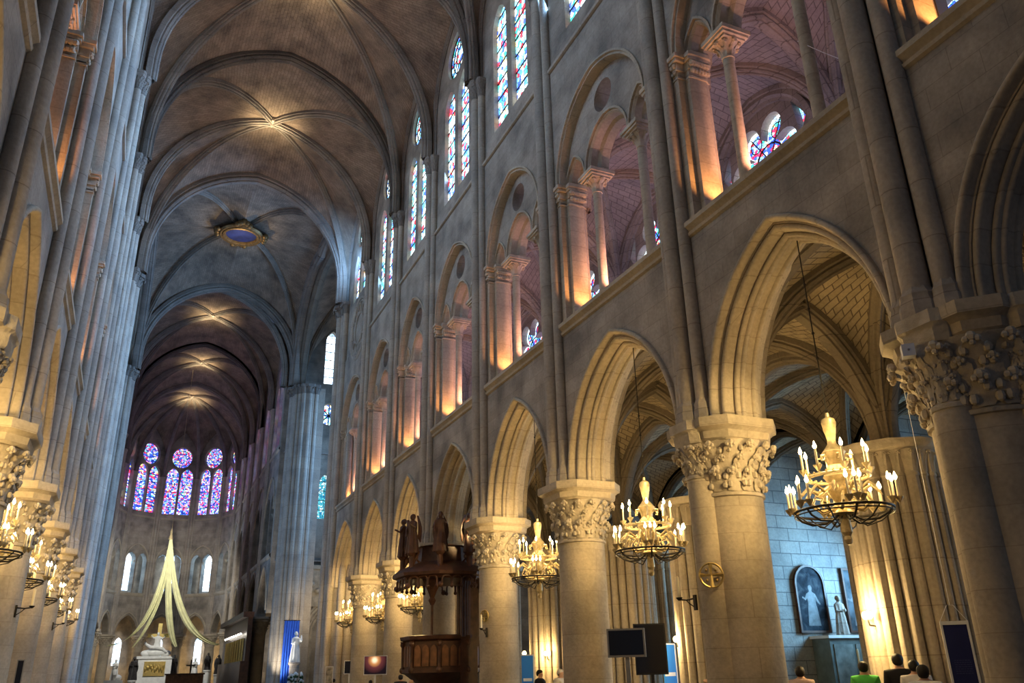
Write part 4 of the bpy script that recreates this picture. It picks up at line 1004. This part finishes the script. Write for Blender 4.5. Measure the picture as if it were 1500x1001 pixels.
# ------------------------------------------------------------------ screens, signs, banners
def facing(p): v = Vector((0, 0, 0))-Vector((p.x, p.y, 0)); return math.atan2(v.y, v.x)+PI/2
def screen(label, px, py, d, w, h, lit=False, post=True, turn=0.0, bez='grey', name='display_screen', frame=.035):
    p = atd(px, py, d); t = thing(name, label, 'screen', (p.x, p.y, p.z), facing(p)+turn, None); b = lambda mb, n, m: mb.build(n, m, t, local=True)
    b(MB().box(-w/2, w/2, 0, .09, -h/2, h/2), 'casing', bez)
    b(MB().box(-w/2+frame, w/2-frame, -.006, .01, -h/2+frame*1.2, h/2-frame), 'display', lit if lit else 'screen')
    if post: b(MB().box(-.04, .04, .03, .09, -p.z+.03, -h/2+.02), 'post', bez); b(MB().box(-.3, .3, -.22, .3, -p.z, -p.z+.04), 'foot_plate', bez)
    return t
screen('flat dark television with grey bezel on a stand before the columns', 917, 942, 16, .74, .53, turn=-.12)
screen('tall plain dark panel standing behind the grey bezelled television', 953, 951, 20.5, .80, 1.20, turn=.1, bez='black', name='dark_panel')
def lit_screen():
    m = bpy.data.materials.new('lit_display'); m.use_nodes = True; nt = m.node_tree; nt.nodes.remove(nt.nodes['Principled BSDF']); L = nt.links.new
    tc = nn(nt, 'ShaderNodeTexCoord'); gm = nt.nodes.new('ShaderNodeTexGradient'); gm.gradient_type = 'SPHERICAL'
    mp = nt.nodes.new('ShaderNodeMapping'); mp.inputs['Location'].default_value = (0.08, 0, -.38); mp.inputs['Scale'].default_value = (2.0, 1, 2.0); L(tc.outputs['Object'], mp.inputs[0]); L(mp.outputs[0], gm.inputs[0])
    r = ramp(nt, [(0, (.01, .006, .008)), (.45, (.12, .03, .03)), (.7, (.6, .25, .08)), (.9, (1, .85, .55))]); L(gm.outputs[0], r.inputs[0])
    e = nt.nodes.new('ShaderNodeEmission'); L(r.outputs[0], e.inputs[0]); e.inputs[1].default_value = 1.1; L(e.outputs[0], nt.nodes['Material Output'].inputs[0]); return m
screen('lit screen on a post showing an orange candle glow picture', 550, 975, 32.5, .92, .72, lit=lit_screen(), frame=.03, bez='white')
screen('small dark screen with pale frame on a post, left of the lit screen', 512, 978, 44, .58, .68, bez='white', frame=.03)
sg = screen('narrow pale notice board at the foot of the crossing pier', 482, 990, 43.5, .42, .9, bez='white', name='notice_board', lit=plain('pale_poster', (.45, .4, .33), .7, 0, .8, 5, 0))
screen('narrow dark notice board against the largest left column', 27, 990, 16.5, .14, .6, bez='grey', name='notice_board', post=True, frame=.02)
def rollup(label, px, py, d, w, h, turn):
    p = atd(px, py, d); t = thing('roll_up_banner', label, 'banner', (p.x, p.y, 0), facing(p)+turn); b = lambda mb, n, m: mb.build(n, m, t, local=True); z1 = p.z
    b(MB().box(-w/2, w/2, 0, .02, .12, z1), 'banner_sheet', 'banner'); b(MB().box(-w/2, w/2, -.05, .07, 0, .12), 'foot_case', 'grey')
    b(MB().box(-w/2, w/2, -.01, .03, z1, z1+.04), 'top_rail', 'white'); b(MB().box(w/2-.04, w/2+.02, -.005, .025, .12, z1), 'white_edge', 'white')
    b(MB().box(-w/2+.05, w/2-.1, -.006, 0, z1-.85, z1-.75), 'pale_stripe', 'white')
rollup('bright blue roll up banner right of the dark panel', 979, 945, 24, .75, 1, 1.05)
rollup('bright blue roll up banner below the third chandelier', 773, 961, 29.5, .5, 1, .5)
p = atd(1397, 911, 14); bn = thing('hanging_banner', 'dark navy banner with white border hanging at the right edge', 'banner', (p.x, p.y, p.z), facing(p)+.25)
b = lambda mb, n, m, par=bn: mb.build(n, m, par, local=True)
b(MB().box(-.22, .22, 0, .012, -1.75, -.02), 'cloth', 'navy'); b(MB().box(-.225, .225, -.012, .02, -.05, .01), 'top_bar', 'white')
b(MB().box(-.225, -.19, -.006, .016, -1.75, -.03), 'left_edge', 'white'); b(MB().box(.19, .225, -.006, .016, -1.75, -.03), 'right_edge', 'white')
tx = MB()
for i in range(7):
    x = -.12
    while x < .13:
        w = .02+.03*random.random(); tx.box(x, min(.14, x+w), -.002, .001, -.62-.034*i, -.612-.034*i); x += w+.012
b(tx, 'faint_writing', plain('faint_print', (.06, .07, .2), .7, 0, .05, 3, 0))
b(MB().tube([(-.22, 0, 0), (-.06, 0, .27), (.04, 0, .27), (.22, 0, 0)], .006, 5), 'cords', 'white'); b(MB().tube([(-.01, 0, .27), (-.01, 0, 9.85-p.z)], .004, 5), 'wire', 'white')
# loudspeakers and cable high on the right wall
sp = thing('loudspeaker', 'black loudspeaker standing on the gallery sill at the top right', 'loudspeaker', (11.2, 6.95, ZS))
MB().box(11.06, 11.36, 6.78, 7.1, ZS, 12.3).build('cabinet', 'black', sp); MB().box(11.05, 11.06, 6.81, 7.07, ZS+.1, 12.2).build('front_mesh', 'grey', sp)
q = atx(1330, 515, 9.66); fb = thing('floodlight_box', 'small square white lamp box fixed at the arch foot near the top right capital', 'lamp', tuple(q), .5)
b(MB().box(-.085, .085, -.08, .08, -.09, .09), 'housing', 'white', fb); b(MB().ball((0, -.085, 0), .016, 6, 4), 'lens', 'grey', fb); b(MB().box(-.02, .02, .05, .16, -.05, .03), "bracket", "grey", fb); fb.rotation_euler = (0, 0, -.75)
q0, q1 = atx(1168, 60, 10.95), atx(1247, 93, 10.25)
cbl = MB().tube([q0, q0.lerp(q1, .5)-Vector((0, 0, .02)), q1], .006, 5); cbl.ball(q1-Vector((0, 0, .03)), .035, 6, 5); o = cbl.build('slack_cable', 'white'); tag(o, 'thin pale cable stretched across the upper right gallery opening', 'cable')

# ------------------------------------------------------------------ chapel behind the nearest arch
WY = YR[4]-.25
def painting(label, cx, z0, z1, w, arched):
    t = thing('painting', label, 'painting', (cx, WY-.05, z0)); pm = 'painted_canvas'
    if pm not in M:
        m, nt, bs = nodes_of(pm); L = nt.links.new; tc = nn(nt, 'ShaderNodeTexCoord'); n = nn(nt, 'ShaderNodeTexNoise', Scale=2.2, Detail=5.0, Distortion=1.2); L(tc.outputs['Object'], n.inputs[0])
        r = ramp(nt, [(.35, (.012, .018, .026)), (.5, (.025, .036, .05)), (.62, (.05, .065, .08)), (.75, (.11, .12, .12))]); L(n.outputs[0], r.inputs[0]); L(r.outputs[0], bs.inputs['Base Color']); bs.inputs['Roughness'].default_value = .8; bs.inputs['Specular IOR Level'].default_value = .1; M[pm] = m
    zt = z1-(w/2 if arched else 0)
    def shape(g): 
        hw = w/2+g; a = [(cx-hw, z0-g), (cx+hw, z0-g)]
        return a+([(cx+hw*math.cos(PI*k/14), zt+hw*math.sin(PI*k/14)) for k in range(15)] if arched else [(cx+hw, z1+g), (cx-hw, z1+g)])
    MB().prism(shape(.0), 0, .04, lambda x, z, d: (x, WY-.09+d, z)).build('canvas', pm, t)
    fo, fi = shape(.07), shape(-.01); k = len(fo); f = MB()
    for y in (WY-.14, WY-.02): f.add([(x, y, z) for x, z in fo]+[(x, y, z) for x, z in fi], [(i, (i+1) % k, k+(i+1) % k, k+i) for i in range(k)])
    for L_ in (fo, fi): f.add([(x, WY-.14, z) for x, z in L_]+[(x, WY-.02, z) for x, z in L_], [(i, (i+1) % k, k+(i+1) % k, k+i) for i in range(k)])
    f.build('picture_frame', 'wood', t)
    fg = MB(); robed(fg, (z1-z0)*.62, [((-.11, 0, .78), (-.2, -.05, .66), (-.28, -.1, .7)), ((.11, 0, .78), (.2, -.04, .62), (.26, -.1, .55))])
    fg.v = [(cx+v[0]*(1.0 if arched else 1.4)-(.0 if arched else .1), WY-.092+v[1]*.012, z0+.18+v[2]) for v in fg.v]; fg.build('painted_figure', plain('painted_robe', (.13, .145, .155) if arched else (.22, .25, .27), .5, 0, .5, 4, 0), t)
painting('round topped dark painting of a pale robed figure on the chapel wall', 23.5, 2.95, 5.28, 1.32, True)
M.pop('painted_canvas'); M['painted_canvas'] = plain('pale_painted_canvas', (.13, .17, .20), .8, 0, .9, 1.6, 0, .1)
painting('rectangular blue toned painting on the chapel wall right of the statue', 26.0, 2.95, 5.2, 1.5, False)
statue('saint_statue', 'pale stone saint statue on the ledge between the two chapel paintings', (24.45, WY-.45, 2.76), 1.42, 'gwall', 0)
al = thing('chapel_altar', 'grey green altar block with ledge below the two chapel paintings', 'altar', (24.6, WY-.6, 0))
MB().box(23.3, 26.6, WY-.9, WY-.02, 0, 2.66).build('altar_body', plain('green_grey_stone', (.16, .20, .19), .4, 0, .3, 3, .05), al); MB().box(23.2, 26.7, WY-1.0, WY-.02, 2.66, 2.76).build('ledge', 'marble', al)
pn = MB()
for i in range(3): pn.box(23.45+1.05*i, 24.35+1.05*i, WY-.93, WY-.88, .5, 2.45)
pn.build('altar_panel', plain('grey_panel', (.24, .27, .25), .35, 0, .4, 4, .05), al)
for i, x in enumerate((24.2, 25.3)):
    c = thing('altar_candle', '%s candle on the chapel altar front' % ('left', 'right')[i], 'candle', (x, WY-1.25, 0), 0, 'chapel candles')
    MB().lathe([(.14, 0), (.05, .1), (.04, 1.35), (.10, 1.45)], (x, WY-1.25, 0), 10).build('stand', 'iron', c); MB().lathe([(.045, 1.45), (.04, 2.25), (.01, 2.28)], (x, WY-1.25, 0), 10).build('wax_candle', 'wax', c)

# ------------------------------------------------------------------ sanctuary: altar, cross, sculptures, drapes
SY = 92.0
def aa(px, py, y=SY): return aty(px, py, y)
c0 = aa(225, 985); ax = c0.x
alt = thing('high_altar', 'white marble altar with gilt relief front below the gold cross', 'altar', (ax, SY, 0))
MB().box(ax-1.65, ax+1.65, SY-.6, SY+.9, 0, 1.0).build('altar_step', 'marble', alt); MB().box(ax-1.5, ax+1.5, SY-.4, SY+.9, 1.0, 3.7).build('altar_block', 'marble', alt)
MB().box(ax-1.7, ax+1.7, SY-.5, SY+.9, 3.7, 3.95).build('altar_top', 'marble', alt)
rl = MB().box(ax-.95, ax+.95, SY-.5, SY-.39, 2.15, 3.45)
for k in range(14): rl.ball((ax-.8+.125*k, SY-.5, 2.6+.5*random.random()), .14, 7, 5, (.7, .6, 1.6))
rl.build('gilt_relief', 'gold', alt)
cz = aa(228, 913).z
cr = thing('gold_cross', 'large plain gilded cross rising behind the altar sculpture', 'cross', (ax+.1, SY+.9, 3.9))
MB().box(ax-.08, ax+.28, SY+.8, SY+1.0, 3.9, cz).build('upright', 'gold', cr); za = aa(228, 931).z; MB().box(ax-.95, ax+1.15, SY+.79, SY+1.01, za-.17, za+.17).build('cross_beam', 'gold', cr)
pi_ = thing('marble_group', 'white marble sculpture group of a seated robed woman with a lying figure', 'sculpture', (ax, SY+.2, 4.12)); mb = MB()
robed(mb, 2.0, [((-.11, 0, .78), (-.2, -.05, .75), (-.3, -.1, .85)), ((.11, 0, .78), (.2, -.04, .72), (.32, -.1, .8))]); mb.tube([(-1.0, -.35, .9), (-.55, -.4, .62), (0, -.4, .62), (.5, -.38, .5), (.9, -.35, .2)], [.12, .17, .2, .16, .09], 9)
mb.ball((-1.08, -.35, 1.0), .14, 9, 7); mb.ball((0, .0, .18), .7, 12, 8, (1.6, .6, .5)); mb.ball((.9, 0, .1), .4, 10, 7, (1.2, .7, .7)); mb.ball((-.9, 0, .1), .42, 10, 7, (1.2, .7, .7))
mb.build('carved_figures', 'marble', pi_, local=True)
for (px, py0, py1, y, lb, mat, wing) in ((193, 963, 997, 90, 'dark angel statue on a plinth left of the altar', 'darkstat', True), (253, 960, 988, 94.2, 'dark angel statue directly right of the gold cross', 'darkstat', True),
        (303, 957, 982, 93, 'bronze angel statue below the right end of the drapes', 'darkstat', True), (318, 960, 988, 91, 'blackish angel statue at the right end of the sanctuary', 'darkstat', True)):
    p0, p1 = aty(px, py1, y), aty(px, py0, y); statue('angel_statue', lb, tuple(p0), p1.z-p0.z, mat, 0, None, wing, ped=p0.z, group='angel statues round the altar')
for (px, py0, py1, y, lb) in ((166, 968, 997, 89, 'pale kneeling king statue at the left of the sanctuary'), (283, 966, 995, 91, 'white kneeling robed statue right of the altar')):
    p0, p1 = aty(px, py1, y), aty(px, py0, y); h = p1.z-p0.z; t = thing('kneeling_statue', lb, 'statue', tuple(p0), 0, 'kneeling statues'); mb = MB(); robed(mb, h*1.05, [((-.11, 0, .78), (-.1, -.16, .66), (.0, -.26, .7)), ((.11, 0, .78), (.1, -.16, .66), (.0, -.26, .7))])
    mb.ball((.1*h, .25*h, .12*h), .3*h, 12, 8, (1, 1.5, .6)); mb.tube([(0, -.05, .5*h), (.05, -.3*h, .25*h), (.05, -.1*h, .03*h)], [.12*h, .11*h, .07*h], 8); mb.build('figure', 'marble', t, local=True)
    MB().box(-.8, .8, -.7, .9, -p0.z, 0).build('pedestal', 'marble', t, local=True)
lc = thing('lectern_block', 'dark reddish wooden ambo block in front of the altar', 'lectern', (aa(270, 995, 86).x, 86, 0)); lx = lc.location.x; zt = aa(270, 989, 86).z
MB().box(lx-1.6, lx+1.6, 85.7, 86.5, 0, zt).build('desk_front', 'woodlit', lc); MB().box(lx-1.7, lx+1.7, 85.6, 86.6, zt, zt+.12).build('desk_top', 'wood', lc)
cx_ = thing('standing_crucifix', 'slender dark crucifix standing on the ambo', 'crucifix', (aa(278, 990, 86.2).x, 86.2, zt+.12)); q = cx_.location; z2 = aa(278, 967, 86.2).z
MB().box(q.x-.06, q.x+.06, 86.15, 86.25, zt+.12, z2).box(q.x-.4, q.x+.4, 86.15, 86.25, z2-.55, z2-.42).build('cross', 'iron', cx_); MB().tube([(q.x, 86.1, z2-.35), (q.x, 86.1, z2-.9), (q.x, 86.1, z2-1.4)], [.07, .09, .04], 7).build('figure', 'darkstat', cx_)
tp = aty(251, 783, 88)
def drape(label, ex, ey, y, mid, wd):
    e = aty(ex, ey, y); m1 = aty(mid[0], mid[1], (y+88)/2); t0_ = tp; rows = []; n = 22
    side = Vector((1, 0, 0)) if abs(e.x-tp.x) < 2.2 else Vector((.45, -.9, 0))
    P1 = m1*2-(tp+e)*.5
    for i in range(n+1):
        u = i/n; p = tp*(1-u)**2+P1*2*u*(1-u)+e*u*u; w = wd*(.16+.9*math.sin(PI*min(1, u*.9+.02))**.8); w = max(w, wd*.42) if u > .5 else w
        rows.append([p+Vector((1, -.25, .55)).normalized()*w*k*.5+Vector((0, -1, 0))*w*.22*(abs((j % 2))*1.0) for j, k in enumerate((-1, -.6, -.2, .2, .6, 1))])
    mb = MB(); mb.grid(rows); mb.grid([[p+Vector((0, .06, .0)) for p in r] for r in rows]); o = mb.build('hanging_drape', 'drape'); tag(o, label, 'drape', 'pale cloth drapes hanging from one point')
drape('long pale drape sweeping from the top to the far left', 158, 946, 90, (216, 902), .62)
drape('pale drape falling between the altar and the left columns', 194, 949, 90, (232, 880), .5)
drape('almost vertical pale drape falling right of the gold cross', 258, 948, 90, (247, 890), .6)
drape('long pale drape sweeping from the top to the far right', 320, 945, 90, (268, 899), .6)
hg = MB().lathe([(.02, .6), (.12, .25), (.1, 0), (.22, -.5)], tp, 8); hg.tube([tp+Vector((0, 0, .5)), Vector((tp.x, tp.y, 32.2))], .02, 5); o = hg.build('drape_hanger', 'bronze'); tag(o, 'small pointed hanger from which the four pale drapes fall', 'hanger')
# choir stalls screen with a row of small lamps along the right side of the choir
st = thing('choir_stall', 'dark carved choir stall front with gilded pipes and small lamps', 'choir stall', (9.0, 78, 0))
MB().box(8.2, 8.85, 70, 87, 0, 3.0).build('stall_base', 'wood', st); MB().box(8.5, 8.85, 70, 87, 3.0, 6.2).build('stall_back', 'wood', st); MB().box(8.1, 8.9, 69.8, 87.2, 6.2, 6.6).build('stall_cornice', 'wood', st)
for k in range(8):
    y = 71.5+1.6*k; mb = MB()
    for j in range(3): mb.tube([(8.46, y+.35*j, 2.9), (8.46, y+.35*j, 4.7)], .10, 8)
    mb.build('gilded_pipes', 'gold', st); MB().ball((8.25, y+.3, 5.05), .07, 8, 6).build('small_lamp', glow('tiny_lamp', (1, .93, .8), 18) if k == 0 else bpy.data.materials['tiny_lamp'], st)
for k in range(0, 8, 2): lamp('stall_lamp', (7.9, 71.8+1.6*k, 5.0), 4, (1, .9, .75), size=.08)
# statue with blue cloth on the far crossing pier
bc = thing('blue_cloth', 'tall blue cloth hanging on the crossing pier behind the white statue', 'cloth', (11.0, 64.75, 5.6)); rows = []
for i in range(12): rows.append([(10.45+1.1*j/24, 64.75+.05*math.sin(j*1.7+i*.15), 5.62-.46*i) for j in range(25)])
mb = MB(); mb.grid(rows); mb.grid([[(x, y+.04, z) for x, y, z in r] for r in rows]); mb.build('cloth_folds', 'blue', bc); MB().tube([(10.4, 64.74, 5.65), (11.6, 64.74, 5.65)], .03, 6).build('rod', 'iron', bc)
statue('virgin_statue', 'white crowned woman statue holding a child before the blue cloth', (11.22, 63.9, 2.75), 2.05, 'marble', .3, [((-.11, 0, .78), (-.17, -.06, .62), (-.1, -.15, .6)), ((.11, 0, .78), (.17, -.06, .66), (.12, -.18, .72), (.12, -.16, .86))], ped=2.75, pedmat='gwall', pedr=.34)
fw = thing('flower_arrangement', 'white flowers at the foot of the statue on the crossing pier', 'flowers', (11.1, 62.4, 0)); mb = MB(); lf_ = MB()
for k in range(46):
    a, r, z = random.random()*6.3, .55*random.random()**.5, 1.0+.9*random.random(); mb.ball((11.1+r*math.cos(a), 62.4+r*math.sin(a), z+.15), .085, 6, 5); lf_.ball((11.1+r*math.cos(a), 62.4+r*math.sin(a), z), .11, 6, 4, (1, 1, .7))
mb.build('blossoms', 'marble', fw); lf_.build('leaf_mass', plain('leaf_green', (.03, .07, .02), .6), fw); MB().lathe([(.3, 0), (.25, .1), (.2, .8), (.4, 1.05)], (11.1, 62.4, 0), 12).build('urn', 'gwall', fw)
lamp('statue_light', (9.6, 62.4, 1.0), 160, (1, .96, .9), 'SPOT', .1, (.5, .75, 1.2), 70)
lamp('pillar_light', (9.2, 63.3, .4), 1500, (1, .93, .8), 'SPOT', .1, (.22, .42, 1.0), 70)

# ------------------------------------------------------------------ visitors
def person(label, px, py, d, top, hair, face=None, dark=True, short=1.0, scarf=False):
    """px, py = top of the head; d = distance from the eye; top = garment colour"""
    p = atd(px, py, d); s = p.z/1.75
    t = thing('person', label, 'person', (p.x, p.y, 0), face if face is not None else facing(p)+PI); t.scale = (s, s, s)
    V = [(0, 0, .98), (0, -.01, 1.15), (0, 0, 1.32), (0, .02, 1.45), (0, .01, 1.53), (0, -.01, 1.585), (0, -.012, 1.645), (0, -.005, 1.70)]
    R = [.14, .135, .15, .10, .052, .07, .082, .058]; Eg = [(0, 1), (1, 2), (2, 3), (3, 4), (4, 5), (5, 6), (6, 7)]
    def chain(src, pts, rs):
        i = src
        for q, r in zip(pts, rs): V.append(q); R.append(r); Eg.append((i, len(V)-1)); i = len(V)-1
        return i
    chain(5, [(0, -.075, 1.555)], [.035]); chain(6, [(0, -.098, 1.625)], [.016])
    for sx in (-1, 1):
        chain(6, [(sx*.088, .005, 1.635)], [.018])
        w = chain(3, [(sx*.17, .02, 1.43), (sx*.215, .03, 1.18), (sx*.225, -.04, .95), (sx*.225, -.06, .88)], [.075, .052, .038, .034])
        for f in range(4): chain(w, [(sx*(.225+.004*f), -.095+.022*f, .81), (sx*(.215+.004*f), -.10+.022*f, .76)], [.009, .008])
        chain(w, [(sx*.20, -.11, .85), (sx*.195, -.125, .81)], [.01, .009])
        chain(0, [(sx*.10, 0, .88), (sx*.115, -.01, .50), (sx*.12, .02, .09), (sx*.125, -.10, .04)], [.12, .075, .048, .04])
    def skin(name, V, Eg, R, mat, root=0):
        me = bpy.data.meshes.new(name); me.from_pydata(V, Eg, []); o = bpy.data.objects.new(name, me); COL.objects.link(o); o.parent = t
        m = o.modifiers.new('Skin', 'SKIN'); m.use_smooth_shade = True
        for i, r in enumerate(R): me.skin_vertices[0].data[i].radius = (r, r)
        me.skin_vertices[0].data[root].use_root = True
        u = o.modifiers.new('Subdivision', 'SUBSURF'); u.levels = u.render_levels = 2
        me.materials.append(M[mat] if isinstance(mat, str) else mat); return o
    skin('body', V, Eg, R, 'skin')
    Vs = [(0, 0, .93), (0, -.01, 1.12), (0, 0, 1.32), (0, .02, 1.45), (0, .015, 1.515)]; Es = [(0, 1), (1, 2), (2, 3), (3, 4)]; Rs = [.20, .195, .205, .15, .075]
    for sx in (-1, 1):
        k = len(Vs); Vs += [(sx*.18, .02, 1.42), (sx*.222, .03, 1.18), (sx*.228, -.02, 1.02)]; Es += [(3, k), (k, k+1), (k+1, k+2)]; Rs += [.115, .08, .066]
    skin('shirt', Vs, Es, Rs, plain('garment', top, .85, 0, .15, 8, .2))
    skin('trousers', [(0, 0, .96), (.11, 0, .86), (.12, -.01, .5), (.125, .02, .12), (-.11, 0, .86), (-.12, -.01, .5), (-.125, .02, .12)], [(0, 1), (1, 2), (2, 3), (0, 4), (4, 5), (5, 6)], [.165, .145, .10, .08, .145, .10, .08], plain('dark_trousers', (.03, .035, .06), .9, 0, .2, 8, .1))
    if hair:
        h = MB(); rows = []
        for i in range(9):
            v = i/8; rows.append([(.098*math.sin(v*1.95)*math.cos(a)*(1), .02+.112*math.sin(v*(1.95+.55*max(0, math.sin(a))*short))*math.sin(a)*(1 if math.sin(a) > 0 else .92), 1.652+.112*math.cos(v*(1.75+.75*max(0, math.sin(a))*short-.35*max(0, -math.sin(a))))) for a in [2*PI*k/18 for k in range(18)]])
        h.grid(rows, close_u=True); h.build('hair', hair, t, local=True)
    return t
person('person with black hair in black shirt seen from behind, below the wall lamp', 1313, 959, 16, (.01, .01, .014), 'hairb')
person('person in bright green shirt seen from behind', 1263, 970, 16.5, (.10, .55, .10), 'hairb')
person('dark haired person in pinkish patterned top walking at the chapel', 1171, 977, 17, (.45, .33, .30), 'hairb', 2.3, short=1.3)
person('person in white top left of the navy banner, half hidden', 1337, 968, 15.5, (.65, .62, .6), 'hairb')
person('long haired person in pale top just left of the navy banner', 1350, 975, 13.5, (.6, .6, .62), 'hairb', short=1.5)
person('bald person at the foot of the big clustered pier', 1033, 992, 19, (.03, .03, .05), None, .6)
person('white haired person in pale shirt under the right small lamp', 821, 981, 26, (.7, .66, .6), 'hairw', .5)
person('person in dark coat standing beside the blue roll up banner', 791, 982, 27, (.02, .02, .03), 'hairb', .9)
person('person with dark hair standing under the pulpit at left', 587, 989, 33, (.02, .02, .02), 'hairb')
person('person in pink top under the pulpit', 611, 993, 33, (.5, .25, .25), 'hairb', 1.0)
person('bald person standing beside the pulpit foot', 602, 994, 27, (.1, .12, .2), None, .8)
person('person seen between the lit screen and the pulpit', 564, 994, 38, (.05, .05, .06), 'hairb')
person('person in dark clothes left of the small dark screen', 489, 995, 44, (.03, .03, .04), 'hairb')
person('person with dark hair directly below the lit screen', 543, 997, 38, (.06, .05, .05), 'hairb')
